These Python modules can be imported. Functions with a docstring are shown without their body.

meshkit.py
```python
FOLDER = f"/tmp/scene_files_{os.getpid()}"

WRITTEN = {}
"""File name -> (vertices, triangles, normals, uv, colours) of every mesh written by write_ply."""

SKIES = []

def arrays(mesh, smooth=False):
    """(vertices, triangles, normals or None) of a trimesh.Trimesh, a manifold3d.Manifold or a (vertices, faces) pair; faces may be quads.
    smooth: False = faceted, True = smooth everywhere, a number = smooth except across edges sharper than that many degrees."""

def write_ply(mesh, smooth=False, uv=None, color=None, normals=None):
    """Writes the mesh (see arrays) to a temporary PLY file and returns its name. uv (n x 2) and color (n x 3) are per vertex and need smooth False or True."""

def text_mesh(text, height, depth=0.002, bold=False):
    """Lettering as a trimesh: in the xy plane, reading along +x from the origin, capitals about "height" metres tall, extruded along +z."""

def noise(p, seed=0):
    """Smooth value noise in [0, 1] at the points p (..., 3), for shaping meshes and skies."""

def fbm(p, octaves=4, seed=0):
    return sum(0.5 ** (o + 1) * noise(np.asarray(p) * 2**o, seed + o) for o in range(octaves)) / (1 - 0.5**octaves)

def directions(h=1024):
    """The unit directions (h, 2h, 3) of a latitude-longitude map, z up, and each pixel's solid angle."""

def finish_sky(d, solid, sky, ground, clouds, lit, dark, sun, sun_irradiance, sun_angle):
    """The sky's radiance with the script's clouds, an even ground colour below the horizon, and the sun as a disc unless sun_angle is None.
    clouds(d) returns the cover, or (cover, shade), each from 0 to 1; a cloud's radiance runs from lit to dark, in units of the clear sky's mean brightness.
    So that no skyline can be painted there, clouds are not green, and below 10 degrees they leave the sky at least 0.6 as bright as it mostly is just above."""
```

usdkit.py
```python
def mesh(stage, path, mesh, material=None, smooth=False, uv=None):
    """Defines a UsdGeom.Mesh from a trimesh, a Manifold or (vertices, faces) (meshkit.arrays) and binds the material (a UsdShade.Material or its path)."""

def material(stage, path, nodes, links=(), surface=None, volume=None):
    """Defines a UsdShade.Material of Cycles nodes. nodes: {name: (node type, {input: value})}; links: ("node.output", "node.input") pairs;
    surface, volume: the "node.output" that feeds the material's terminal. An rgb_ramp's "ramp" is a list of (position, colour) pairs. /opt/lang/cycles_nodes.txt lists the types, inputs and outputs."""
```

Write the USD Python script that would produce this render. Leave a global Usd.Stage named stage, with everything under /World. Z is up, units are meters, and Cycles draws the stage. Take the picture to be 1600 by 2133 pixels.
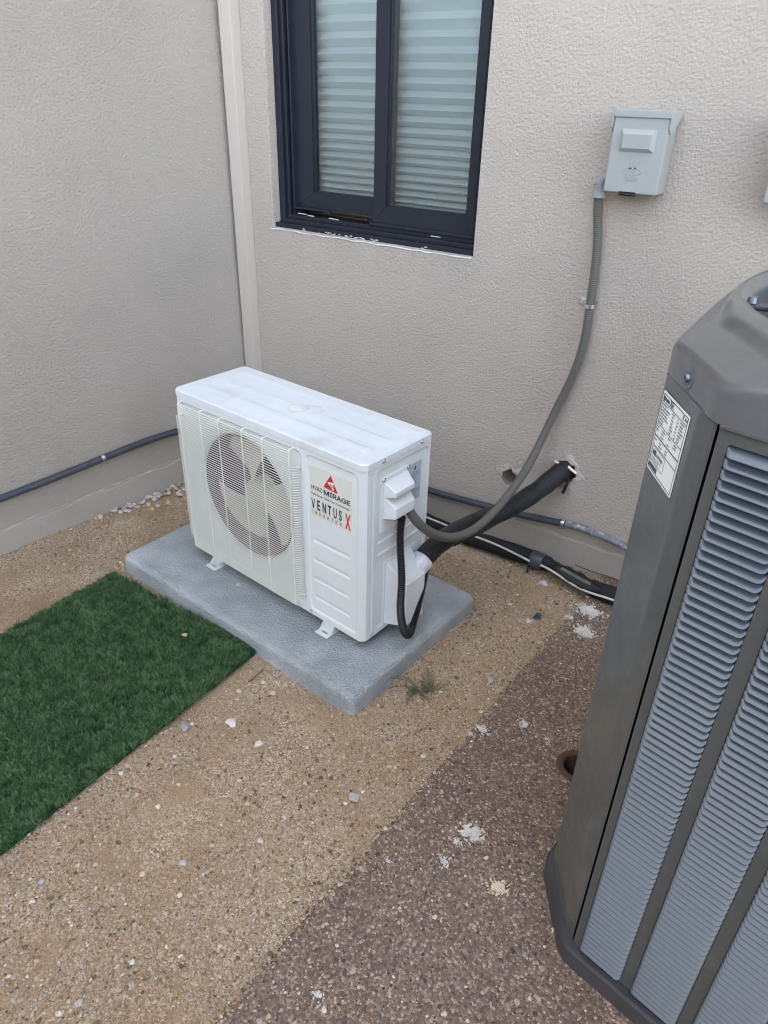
import math, numpy as np, trimesh, usdkit, meshkit
import manifold3d as m3
from manifold3d import Manifold, CrossSection
from pxr import Usd, UsdGeom, UsdLux, UsdShade, Gf, Sdf, Vt

stage = Usd.Stage.CreateInMemory()
UsdGeom.SetStageUpAxis(stage, UsdGeom.Tokens.z)
UsdGeom.SetStageMetersPerUnit(stage, 1.0)
UsdGeom.Xform.Define(stage, '/World')
UsdGeom.Scope.Define(stage, '/World/Looks')

# ------------------------------------------------------------------ camera, sky, sun, exposure
CAM_POS = (2.1472, -2.1024, 1.4248)
YAW, PITCH, ROLL, FPX = -0.58383, 0.53351, 0.027654, 1489.5
EXPOSURE = 3.08
SUN_EL, SUN_XY = math.radians(38), (-0.45, 0.89)
SKY_STRENGTH, SUN_INT = 0.14, 1.05
CLOUD = (5.8, 5.4, 4.9)

cam = UsdGeom.Camera.Define(stage, '/World/camera')
cy, sy, cp, sp = math.cos(YAW), math.sin(YAW), math.cos(PITCH), math.sin(PITCH)
fw = np.array([sy*cp, cy*cp, -sp]); r0 = np.array([cy, -sy, 0]); u0 = np.cross(r0, fw)
cr, sr = math.cos(ROLL), math.sin(ROLL)
rt, up = cr*r0 + sr*u0, -sr*r0 + cr*u0
M = Gf.Matrix4d(*rt, 0, *up, 0, *(-fw), 0, *CAM_POS, 1)
cam.AddTransformOp().Set(M)
cam.CreateHorizontalApertureAttr(24.0); cam.CreateVerticalApertureAttr(32.0)
cam.CreateFocalLengthAttr(FPX/1600*24.0)
cam.CreateClippingRangeAttr(Gf.Vec2f(0.02, 500))
cam.CreateExposureAttr(EXPOSURE)

def sun_dir():
    h = np.array(SUN_XY)/np.hypot(*SUN_XY)
    return np.array([h[0]*math.cos(SUN_EL), h[1]*math.cos(SUN_EL), math.sin(SUN_EL)])
SD = sun_dir()
dome = UsdLux.DomeLight.Define(stage, '/World/sky')
dome.GetPrim().SetCustomDataByKey('kind', 'structure')
sky_m = usdkit.material(stage, '/World/Looks/sky_look', {
    's': ('sky_texture', {'sky_type': 'single_scattering', 'sun_disc': False, 'sun_elevation': SUN_EL,
                          'sun_rotation': math.atan2(SD[0], SD[1]), 'aerosol_density': 2.0}),
    'tc': ('texture_coordinate', {}), 'n': ('noise_texture', {'scale': 2.2, 'detail': 6, 'roughness': .6}),
    'cr': ('map_range', {'from_min': .42, 'from_max': .68, 'to_min': .06, 'to_max': .66, 'clamp': True}),
    'mx': ('mix', {'color2': CLOUD}),
    'b': ('background_shader', {'strength': SKY_STRENGTH})}, [('tc.generated', 'n.vector'), ('n.fac', 'cr.value'), ('cr.result', 'mx.fac'), ('s.color', 'mx.color1'), ('mx.color', 'b.color')], surface='b.background')
UsdShade.MaterialBindingAPI.Apply(dome.GetPrim()).Bind(sky_m)
sun = UsdLux.DistantLight.Define(stage, '/World/sun')
sun.CreateIntensityAttr(SUN_INT); sun.CreateAngleAttr(0.5); sun.CreateNormalizeAttr(True)
sun.CreateColorAttr(Gf.Vec3f(1.0, 0.93, 0.82))
zz = SD; xx = np.cross([0, 0, 1], zz); xx /= np.linalg.norm(xx); yy = np.cross(zz, xx)
sun.AddTransformOp().Set(Gf.Matrix4d(*xx, 0, *yy, 0, *zz, 0, 0, 0, 10, 1))

rng = np.random.default_rng(7)
# ------------------------------------------------------------------ scene helpers
used = {}
def numbered(parent, name):
    k = (parent, name); n = used.get(k, 0); used[k] = n + 1
    return f'{parent}/{name}' if n == 0 else f'{parent}/{name}_{n:03d}'
def tag(prim, label=None, cat=None, group=None, kind=None):
    for k, v in (('label', label), ('category', cat), ('group', group), ('kind', kind)):
        if v: prim.SetCustomDataByKey(k, v)
    return prim
def path_of(parent):
    return '/World' if parent is None else (parent if isinstance(parent, str) else str(parent.GetPath()))
def thing(name, label=None, cat=None, loc=(0, 0, 0), rotz=0, group=None, kind=None, parent=None):
    x = UsdGeom.Xform.Define(stage, numbered(path_of(parent), name))
    x.AddTranslateOp().Set(Gf.Vec3d(*map(float, loc)))
    if rotz: x.AddRotateZOp().Set(float(rotz))
    return tag(x.GetPrim(), label, cat, group, kind)
def tri(m):
    if hasattr(m, 'to_mesh'):
        a = m.to_mesh(); return trimesh.Trimesh(a.vert_properties[:, :3], a.tri_verts, process=False)
    return m
HV = [None]
def obj(name, mesh, mat, parent=None, smooth=False, label=None, cat=None, group=None, kind=None, loc=None):
    mesh = tri(mesh)
    if isinstance(mesh, trimesh.Trimesh): mesh = (np.array(mesh.vertices), np.array(mesh.faces))
    if HV[0] and path_of(parent).startswith(HV[0]):      # the cabinet is not quite square in plan
        v = np.array(mesh[0], float); v[:, 0] -= .085*np.maximum(0, v[:, 1]-.115); mesh = (v, mesh[1])
    p = usdkit.mesh(stage, numbered(path_of(parent), name), mesh, mat, smooth=smooth)
    if loc is not None: p.AddTranslateOp().Set(Gf.Vec3d(*map(float, loc)))
    return tag(p.GetPrim(), label, cat, group, kind)
def cat_mesh(ms):
    return trimesh.util.concatenate([tri(m) for m in ms])
def box(a, b):
    a, b = np.array(a, float), np.array(b, float)
    return Manifold.cube(tuple(b - a)).translate(tuple(a))
def rbox(a, b, r=.003, n=8):
    a, b = np.array(a, float), np.array(b, float)
    s = Manifold.sphere(r, n)
    return Manifold.batch_hull([s.translate((x, y, z)) for x in (a[0]+r, b[0]-r) for y in (a[1]+r, b[1]-r) for z in (a[2]+r, b[2]-r)])
def hullpts(p): return Manifold.hull_points(np.asarray(p, float))
def rrect(x0, z0, x1, z1, r, n=6):
    P = []
    for cx, cz, a0 in ((x1-r, z1-r, 0), (x0+r, z1-r, 90), (x0+r, z0+r, 180), (x1-r, z0+r, 270)):
        for k in range(n+1):
            t = math.radians(a0 + 90*k/n); P.append((cx+r*math.cos(t), cz+r*math.sin(t)))
    return P
def slopehull(rect_a, ya, rect_b, yb, ra, rb, axis='y'):
    A = [(x, ya, z) for x, z in rrect(*rect_a, ra)]; B = [(x, yb, z) for x, z in rrect(*rect_b, rb)]
    P = np.array(A+B)
    if axis == 'x': P = P[:, [1, 0, 2]]       # (offset, y, z)
    return hullpts(P)
def extr(poly, z0, z1):
    return CrossSection([np.array(poly, float)]).extrude(z1-z0).translate((0, 0, z0))
def spline(P, n=40):
    P = np.array(P, float)
    from scipy.interpolate import CubicSpline
    t = np.concatenate([[0], np.cumsum(np.linalg.norm(np.diff(P, axis=0), axis=1)**.6)])
    cs = CubicSpline(t, P)
    Q = cs(np.linspace(0, t[-1], n*8))
    L = np.concatenate([[0], np.cumsum(np.linalg.norm(np.diff(Q, axis=0), axis=1))])
    g = np.linspace(0, L[-1], n)
    return np.stack([np.interp(g, L, Q[:, k]) for k in range(3)], 1), L[-1]
def tube(P, r, seg=12, cap=True, ribs=None, straight=False, wob=0, flat=1.0, seed=0):
    """sweep; ribs = (pitch, amplitude); r scalar or function of t in 0..1"""
    P = np.array(P, float)
    if straight: C = P; L = np.linalg.norm(np.diff(P, axis=0), axis=1).sum()
    else:
        L = np.linalg.norm(np.diff(P, axis=0), axis=1).sum()
        n = max(8, int(L/ribs[0]*4)) if ribs else max(8, int(L/.012))
        C, L = spline(P, n)
    T = np.gradient(C, axis=0); T /= np.linalg.norm(T, axis=1, keepdims=True)
    N = np.zeros_like(T); a = np.array([0, 0, 1.0]) if abs(T[0, 2]) < .9 else np.array([1.0, 0, 0])
    v = a - T[0]*(a@T[0]); N[0] = v/np.linalg.norm(v)
    for i in range(1, len(C)):
        v = N[i-1] - T[i]*(N[i-1]@T[i]); N[i] = v/np.linalg.norm(v)
    B = np.cross(T, N)
    t = np.linspace(0, 1, len(C)); rr = np.array([r(x) for x in t]) if callable(r) else np.full(len(C), float(r))
    if ribs: rr = rr + ribs[1]*np.cos(np.arange(len(C))*math.pi/2)
    th = np.linspace(0, 2*math.pi, seg, endpoint=False)
    off = (np.cos(th)[None, :, None]*N[:, None] + flat*np.sin(th)[None, :, None]*B[:, None])*rr[:, None, None]
    V = C[:, None] + off
    if wob: V = V + off*((meshkit.fbm(V*22+seed, 3, seed)-.5)*wob)[..., None]/1.0
    V = V.reshape(-1, 3); F = []
    i = np.arange(len(C)-1)[:, None]*seg; j = np.arange(seg)[None]; k = (j+1) % seg
    q = np.stack([i+j, i+k, i+seg+k, i+seg+j], -1).reshape(-1, 4)
    F = np.vstack([q[:, [0, 1, 2]], q[:, [0, 2, 3]]])
    if cap:
        n0 = len(V); V = np.vstack([V, C[0], C[-1]])
        j = np.arange(seg); k = (j+1) % seg; e = (len(C)-1)*seg
        F = np.vstack([F, np.stack([np.full(seg, n0), k, j], 1), np.stack([np.full(seg, n0+1), e+j, e+k], 1)])
    return trimesh.Trimesh(V, F, process=False)
def wire(P, r, seg=5): return tube(P, r, seg, straight=True)
def screw(c, axis, r=.005, h=.0025):
    m = Manifold.cylinder(h, r*1.05, r*.8, 12)
    m = m - Manifold.cylinder(h, r*.3, r*.3, 6).translate((0, 0, h*.6))
    w = Manifold.cylinder(h*.25, r*1.35, r*1.35, 14)
    m = tri(m + w); a = np.array(axis, float)
    m.apply_transform(trimesh.geometry.align_vectors([0, 0, 1], a)); m.apply_translation(c); return m
def text(t, h, width=None, depth=.0006, bold=False):
    m = meshkit.text_mesh(t, h, depth, bold)
    if width:
        b = m.bounds; m.apply_scale([width/(b[1][0]-b[0][0]), 1, 1])
    return m
def place_text(m, o, ex, ez):
    """text lies with reading direction ex and up direction ez, its face along cross(ex, ez)"""
    ex, ez = np.array(ex, float), np.array(ez, float); n = np.cross(ex, ez)
    T = np.eye(4); T[:3, 0] = ex; T[:3, 1] = ez; T[:3, 2] = n; T[:3, 3] = o
    m = m.copy(); m.apply_transform(T); return m
def sheet(poly, o, ex, ez, th=.0006):
    from shapely.geometry import Polygon
    return place_text(trimesh.creation.extrude_polygon(Polygon(poly), th, engine='earcut'), o, ex, ez)
def smoothstep(a, b, x):
    t = np.clip((np.asarray(x, float)-a)/(b-a), 0, 1); return t*t*(3-2*t)

# ------------------------------------------------------------------ materials
def mat(name, nodes, links, surface='p.BSDF'):
    return usdkit.material(stage, '/World/Looks/'+name, nodes, links, surface=surface)
def plain(name, col, rough=.5, metal=0, spec=.5, var=.08, scale=6, bump=0, bscale=200, coat=0, dirt=None):
    """paint or plastic with faint blotches, and optional fine relief"""
    c = np.array(col, float)
    nodes = {'tc': ('geometry', {}), 'n': ('noise_texture', {'scale': scale, 'detail': 5, 'roughness': .62}),
             'r': ('rgb_ramp', {'ramp': [(.3, tuple(c*(1-var))), (.7, tuple(np.minimum(c*(1+var), .95)))]}),
             'rm': ('map_range', {'from_min': .3, 'from_max': .7, 'to_min': max(.02, rough-.07), 'to_max': min(1, rough+.07)}),
             'p': ('principled_bsdf', {'metallic': metal, 'specular_ior_level': spec, 'coat_weight': coat})}
    links = [('tc.position', 'n.vector'), ('n.fac', 'r.fac'), ('r.color', 'p.base_color'), ('n.fac', 'rm.value'), ('rm.result', 'p.roughness')]
    if dirt:
        nodes['n2'] = ('noise_texture', {'scale': dirt[1], 'detail': 6, 'roughness': .7})
        nodes['dr'] = ('map_range', {'from_min': dirt[2], 'from_max': dirt[2]+.18, 'to_min': 0, 'to_max': dirt[3], 'clamp': True})
        nodes['dm'] = ('mix', {'color2': dirt[0]})
        links = [l for l in links if l[1] != 'p.base_color'] + [('tc.position', 'n2.vector'), ('n2.fac', 'dr.value'), ('dr.result', 'dm.fac'), ('r.color', 'dm.color1'), ('dm.color', 'p.base_color')]
    if bump:
        nodes['bn'] = ('noise_texture', {'scale': bscale, 'detail': 3, 'roughness': .6})
        nodes['bp'] = ('bump', {'strength': 1.0, 'distance': bump})
        links += [('tc.position', 'bn.vector'), ('bn.fac', 'bp.height'), ('bp.normal', 'p.normal')]
    return mat(name, nodes, links)

def stucco(name, col, amp=.0048, scale=135):
    c = np.array(col)
    return mat(name, {
        'g': ('geometry', {}),
        'big': ('noise_texture', {'scale': 1.6, 'detail': 6, 'roughness': .6}),
        'r': ('rgb_ramp', {'ramp': [(.32, tuple(c*np.array([.89, .90, .91]))), (.46, tuple(c*.97)), (.56, tuple(c)), (.72, tuple(c*1.06))]}),
        'n1': ('noise_texture', {'scale': scale*1.25, 'detail': 5, 'roughness': .72}),
        'n2': ('noise_texture', {'scale': scale*.2, 'detail': 3, 'roughness': .5}),
        'v': ('voronoi_texture', {'feature': 'f1', 'scale': scale*1.05}),
        'mr': ('map_range', {'from_min': .25, 'from_max': .75, 'to_min': 0, 'to_max': 1.3}),
        'a1': ('math', {'math_type': 'multiply_add', 'value2': -.75}),
        'a2': ('math', {'math_type': 'multiply_add', 'value2': 1.0}),
        'sp': ('noise_texture', {'scale': 140, 'detail': 1}),
        'spr': ('map_range', {'from_min': .735, 'from_max': .75, 'to_min': 0, 'to_max': .35, 'clamp': True}),
        'mx': ('mix', {'color2': (.75, .72, .68)}),
        'b': ('bump', {'strength': 1.0, 'distance': amp}),
        'p': ('principled_bsdf', {'roughness': .82, 'specular_ior_level': .3})},
        [('g.position', x+'.vector') for x in ('big', 'n1', 'n2', 'v', 'sp')] +
        [('big.fac', 'r.fac'), ('r.color', 'mx.color1'), ('sp.fac', 'spr.value'), ('spr.result', 'mx.fac'), ('mx.color', 'p.base_color'),
         ('n1.fac', 'mr.value'), ('v.distance', 'a1.value1'), ('mr.result', 'a1.value3'), ('n2.fac', 'a2.value1'), ('a1.value', 'a2.value3'),
         ('a2.value', 'b.height'), ('b.normal', 'p.normal')])

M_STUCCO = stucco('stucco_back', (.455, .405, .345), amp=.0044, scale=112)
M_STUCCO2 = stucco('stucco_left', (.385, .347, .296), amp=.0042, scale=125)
M_STEM = stucco('stucco_stem', (.335, .302, .262), amp=.0016, scale=190)
M_YARD = stucco('stucco_yard', (.42, .36, .30))
M_BOARD = plain('painted_board', (.36, .322, .278), rough=.55, var=.03, scale=4, bump=.0006, bscale=60)
M_SILL = plain('sill_paint', (.50, .475, .45), rough=.6, var=.12, scale=40, bump=.001, bscale=150)
M_WIN = plain('window_paint', (.007, .0085, .013), rough=.42, spec=.3, var=.15, scale=12, bump=.0002, bscale=90)
M_TRACK = plain('window_track', (.006, .0065, .008), rough=.6, spec=.2)
M_CHIP = plain('chipped_paint', (.45, .42, .38), rough=.7, var=.15, scale=60)
M_WHITE = plain('white_metal', (.555, .585, .575), rough=.33, var=.02, scale=5, dirt=((.55, .5, .42), 9, .60, .25))
M_WHITE_P = plain('white_plastic', (.57, .60, .60), rough=.4, var=.02, scale=9)
M_LID = plain('lid_metal', (.53, .565, .578), rough=.28, var=.03, scale=4, dirt=((.42, .39, .34), 7, .54, .5))
M_GRILLE = plain('grille_coating', (.62, .64, .56), rough=.42, var=.03)
M_FAN = plain('fan_plastic', (.40, .39, .31), rough=.45, var=.06, scale=10)
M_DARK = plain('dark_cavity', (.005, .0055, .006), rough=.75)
M_DKSCREW = plain('dark_screw', (.16, .18, .20), rough=.4, metal=1)
M_SCREW = plain('zinc_screw', (.55, .55, .55), rough=.3, metal=1)
M_PAD = mat('pad_composite', {
    'g': ('geometry', {}), 'n': ('noise_texture', {'scale': 6, 'detail': 6, 'roughness': .65}),
    'r': ('rgb_ramp', {'ramp': [(.28, (.175, .198, .204)), (.5, (.262, .290, .296)), (.72, (.375, .398, .398))]}),
    'v': ('voronoi_texture', {'feature': 'smooth_f1', 'scale': 150, 'smoothness': .5}), 'n2': ('noise_texture', {'scale': 230, 'detail': 2}),
    'f': ('noise_texture', {'scale': 420, 'detail': 1}), 'fr': ('map_range', {'from_min': .3, 'from_max': .7, 'to_min': .55, 'to_max': 1.5}),
    'mu': ('mix', {'mix_type': 'multiply', 'fac': 1.0}),
    'a': ('math', {'math_type': 'multiply_add', 'value2': .8}), 'b': ('bump', {'strength': 1.0, 'distance': .0042}),
    'p': ('principled_bsdf', {'roughness': .45, 'specular_ior_level': .5})},
    [('g.position', x+'.vector') for x in ('n', 'v', 'n2', 'f')] + [('n.fac', 'r.fac'), ('f.fac', 'fr.value'), ('r.color', 'mu.color1'), ('fr.result', 'mu.color2'),
     ('mu.color', 'p.base_color'), ('n2.fac', 'a.value1'), ('v.distance', 'a.value3'), ('a.value', 'b.height'), ('b.normal', 'p.normal')])
M_SAND = mat('sandy_ground', {
    'g': ('geometry', {}), 'n': ('noise_texture', {'scale': 2.6, 'detail': 6, 'roughness': .65}),
    'r': ('rgb_ramp', {'ramp': [(.28, (.21, .132, .073)), (.5, (.292, .20, .118)), (.72, (.36, .26, .163))]}),
    'v': ('voronoi_texture', {'feature': 'f1', 'scale': 300}), 'sc': ('separate_color', {}),
    'vr': ('rgb_ramp', {'ramp': [(0, (.10, .075, .05)), (.2, (.26, .18, .11)), (.45, (.34, .25, .16)), (.7, (.45, .36, .26)), (.88, (.55, .47, .37)), (1, (.66, .6, .52))]}),
    'mf': ('noise_texture', {'scale': 5, 'detail': 5, 'roughness': .7}), 'mm': ('map_range', {'from_min': .40, 'from_max': .62, 'to_min': .12, 'to_max': .85, 'clamp': True}),
    'mx': ('mix', {}), 'v2': ('voronoi_texture', {'feature': 'f1', 'scale': 300}), 'bn': ('noise_texture', {'scale': 90, 'detail': 5, 'roughness': .7}),
    'a': ('math', {'math_type': 'multiply_add', 'value2': -.9}), 'b': ('bump', {'strength': 1.0, 'distance': .0035}),
    'p': ('principled_bsdf', {'roughness': .95, 'specular_ior_level': .15})},
    [('g.position', x+'.vector') for x in ('n', 'v', 'mf', 'v2', 'bn')] + [('n.fac', 'r.fac'), ('v.color', 'sc.color'), ('sc.r', 'vr.fac'), ('mf.fac', 'mm.value'),
     ('mm.result', 'mx.fac'), ('r.color', 'mx.color1'), ('vr.color', 'mx.color2'), ('mx.color', 'p.base_color'),
     ('v2.distance', 'a.value1'), ('bn.fac', 'a.value3'), ('a.value', 'b.height'), ('b.normal', 'p.normal')])
M_SLAB = mat('aggregate_slab', {
    'g': ('geometry', {}), 'n': ('noise_texture', {'scale': 3, 'detail': 6, 'roughness': .65}),
    'r': ('rgb_ramp', {'ramp': [(.28, (.102, .068, .050)), (.5, (.15, .104, .077)), (.74, (.22, .163, .122))]}),
    'v': ('voronoi_texture', {'feature': 'f1', 'scale': 210}), 'sc': ('separate_color', {}),
    'vr': ('rgb_ramp', {'ramp': [(0, (.022, .02, .021)), (.25, (.08, .053, .043)), (.5, (.135, .09, .07)), (.75, (.19, .127, .096)), (.93, (.32, .235, .165)), (1, (.48, .39, .28))]}),
    'mx': ('mix', {'fac': .6}), 'bn': ('noise_texture', {'scale': 160, 'detail': 4, 'roughness': .7}),
    'a': ('math', {'math_type': 'multiply_add', 'value2': -.8}), 'b': ('bump', {'strength': 1.0, 'distance': .0022}),
    'p': ('principled_bsdf', {'roughness': .8, 'specular_ior_level': .3})},
    [('g.position', x+'.vector') for x in ('n', 'v', 'bn')] + [('n.fac', 'r.fac'), ('v.color', 'sc.color'), ('sc.r', 'vr.fac'), ('r.color', 'mx.color1'), ('vr.color', 'mx.color2'),
     ('mx.color', 'p.base_color'), ('v.distance', 'a.value1'), ('bn.fac', 'a.value3'), ('a.value', 'b.height'), ('b.normal', 'p.normal')])
def stone_mat(name, stops, rough=.85):
    return mat(name, {'o': ('object_info', {}), 'r': ('rgb_ramp', {'ramp': stops}), 'g': ('geometry', {}), 'n': ('noise_texture', {'scale': 260, 'detail': 3}),
        'mr': ('map_range', {'from_min': .3, 'from_max': .7, 'to_min': .78, 'to_max': 1.2}), 'mu': ('mix', {'mix_type': 'multiply', 'fac': 1.0}),
        'p': ('principled_bsdf', {'roughness': rough, 'specular_ior_level': .3})},
        [('o.random', 'r.fac'), ('g.position', 'n.vector'), ('n.fac', 'mr.value'), ('r.color', 'mu.color1'), ('mr.result', 'mu.color2'), ('mu.color', 'p.base_color')])
GR = [(0, (0.076, 0.055, 0.038)), (0.05, (0.128, 0.085, 0.051)), (0.15, (0.23, 0.149, 0.085)), (0.35, (0.306, 0.217, 0.132)), (0.5, (0.212, 0.174, 0.132)), (0.62, (0.365, 0.276, 0.178)), (0.75, (0.255, 0.225, 0.187)), (0.88, (0.391, 0.323, 0.238)), (0.95, (0.323, 0.2, 0.106)), (1, (0.54, 0.47, 0.38))]
M_GRAVEL = stone_mat('gravel_stones', GR)
AG = [(0, (.030, .031, .034)), (.14, (.055, .05, .05)), (.24, (.10, .085, .07)), (.42, (.125, .085, .065)), (.55, (.185, .13, .096)), (.68, (.105, .085, .068)), (.78, (.24, .16, .11)), (.87, (.38, .29, .205)), (.94, (.20, .185, .165)), (1, (.56, .48, .37))]
M_AGG = stone_mat('aggregate_pebbles', AG, rough=.55)
M_PALE = stone_mat('pale_stones', [(0, (.40, .37, .33)), (.5, (.50, .46, .41)), (1, (.36, .35, .34))])
M_TANST = stone_mat('tan_stones', [(0, (.45, .36, .26)), (.5, (.36, .27, .18)), (1, (.52, .38, .24))])
M_GRAYST = stone_mat('gray_stones', [(0, (.25, .23, .21)), (.5, (.36, .33, .30)), (1, (.50, .46, .41))])
M_SPLAT = plain('paint_splash', (.47, .45, .41), rough=.8, var=.25, scale=60, bump=.0008, bscale=300)
M_SPLAT2 = plain('cream_splash', (.52, .43, .31), rough=.8, var=.2, scale=60, bump=.0008, bscale=300)
def grass(name, a, b):
    return mat(name, {'o': ('object_info', {}), 'g': ('geometry', {}), 'n': ('noise_texture', {'scale': 9, 'detail': 3}),
        'ad': ('math', {'math_type': 'multiply_add', 'value2': .5}), 'r': ('rgb_ramp', {'ramp': [(.25, a), (.8, b)]}),
        'p': ('principled_bsdf', {'roughness': .5, 'specular_ior_level': .35}), 't': ('translucent_bsdf', {}), 'mx': ('mix_closure', {'fac': .25})},
        [('g.position', 'n.vector'), ('o.random', 'ad.value1'), ('n.fac', 'ad.value3'), ('ad.value', 'r.fac'), ('r.color', 'p.base_color'), ('r.color', 't.color'), ('p.BSDF', 'mx.closure1'), ('t.BSDF', 'mx.closure2')], surface='mx.closure')
M_GRASS = [grass('turf_green', (.020, .070, .026), (.048, .13, .046)), grass('turf_deep_green', (.009, .038, .015), (.024, .076, .028)), grass('turf_olive_green', (.08, .15, .065), (.17, .26, .12))]
M_BACKING = plain('turf_backing', (.012, .022, .014), rough=.9)
M_TRANE = plain('olive_gray_paint', (.052, .0555, .052), rough=.25, var=.05, scale=7, dirt=((.16, .15, .13), 12, .6, .4))
M_LOUVER = plain('louver_paint', (.055, .071, .088), rough=.25, spec=.65, var=.05, scale=9)
M_TOP = plain('top_cover_plastic', (.074, .076, .076), rough=.33, var=.05, scale=14)
M_PAN = plain('base_pan_plastic', (.032, .031, .033), rough=.55, var=.15, scale=20, bump=.0004, bscale=250)
M_BLUEBOX = plain('enclosure_paint', (.215, .230, .220), rough=.42, var=.02, scale=8, bump=.0002, bscale=300)
M_ELBOW = plain('gray_fitting', (.20, .205, .215), rough=.45)
M_CONDUIT = plain('gray_conduit', (.080, .076, .066), rough=.48, spec=.35, var=.06, scale=15)
M_BLKHOSE = plain('black_hose', (.011, .0115, .0135), rough=.42, spec=.35, var=.2, scale=20)
M_WALLPIPE = plain('slate_conduit', (.034, .039, .050), rough=.45, spec=.35, var=.12, scale=18)
M_WORNPIPE = plain('worn_conduit', (.11, .12, .135), rough=.6, var=.3, scale=60, dirt=((.5, .5, .5), 40, .5, .8))
M_TAPE = mat('black_tape', {'g': ('geometry', {}), 'n': ('noise_texture', {'scale': 30, 'detail': 4}), 'r': ('rgb_ramp', {'ramp': [(.3, (.004, .0045, .006)), (.7, (.013, .0135, .016))]}),
    'bn': ('noise_texture', {'scale': 95, 'detail': 5, 'distortion': 2}), 'b': ('bump', {'strength': 1, 'distance': .004}), 'p': ('principled_bsdf', {'roughness': .4, 'specular_ior_level': .3})},
    [('g.position', 'n.vector'), ('g.position', 'bn.vector'), ('n.fac', 'r.fac'), ('r.color', 'p.base_color'), ('bn.fac', 'b.height'), ('b.normal', 'p.normal')])
M_FOAM = plain('black_foam', (.011, .012, .014), rough=.75, spec=.25, var=.25, scale=25, bump=.0012, bscale=120)
M_CABLE = plain('pale_cable', (.42, .40, .35), rough=.5, var=.15, scale=30)
M_OLIVE = plain('bare_pipe', (.09, .095, .06), rough=.45, var=.3, scale=30)
M_STRAP = plain('zinc_strap', (.62, .63, .63), rough=.28, metal=1, var=.1, scale=80)
M_FOILWRAP = plain('clear_wrap', (.52, .53, .55), rough=.3, var=.2, scale=50, bump=.002, bscale=70)
M_PLASTER = plain('broken_plaster', (.36, .315, .28), rough=.9, var=.3, scale=40, bump=.003, bscale=120)
M_BRICKRED = plain('old_red_block', (.20, .095, .065), rough=.9, var=.3, scale=50)
M_SEALANT = plain('white_sealant', (.66, .63, .62), rough=.6, var=.15, scale=50)
M_RUST = plain('rusty_iron', (.055, .026, .015), rough=.85, var=.5, scale=45, bump=.0015, bscale=150)
M_LABEL = plain('label_paper', (.60, .615, .585), rough=.45, var=.03)
M_LOGOLAB = plain('logo_sticker', (.52, .54, .48), rough=.4, var=.02)
M_SPEC = plain('spec_sticker', (.30, .36, .42), rough=.4, var=.04)
M_INK = plain('black_ink', (.020, .022, .026), rough=.5)
M_INKG = plain('gray_ink', (.13, .135, .14), rough=.5)
M_RED = plain('red_ink', (.45, .025, .03), rough=.45)
M_TXTRED = plain('brown_ink', (.36, .10, .075), rough=.5)
M_STAIN = plain('ring_stain', (.50, .45, .37), rough=.5)
M_WEED = plain('weed_leaf', (.05, .085, .035), rough=.6, var=.4, scale=80)
M_TWIG = plain('dry_twig', (.10, .05, .03), rough=.8)
M_SHADE = mat('pleated_fabric', {'g': ('geometry', {}), 'n': ('noise_texture', {'scale': 60, 'detail': 4}), 'r': ('rgb_ramp', {'ramp': [(.3, (.615, .65, .62)), (.7, (.625, .66, .63))]}),
    'p': ('principled_bsdf', {'roughness': .8, 'specular_ior_level': .2})}, [('g.position', 'n.vector'), ('n.fac', 'r.fac'), ('r.color', 'p.base_color')])
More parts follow.
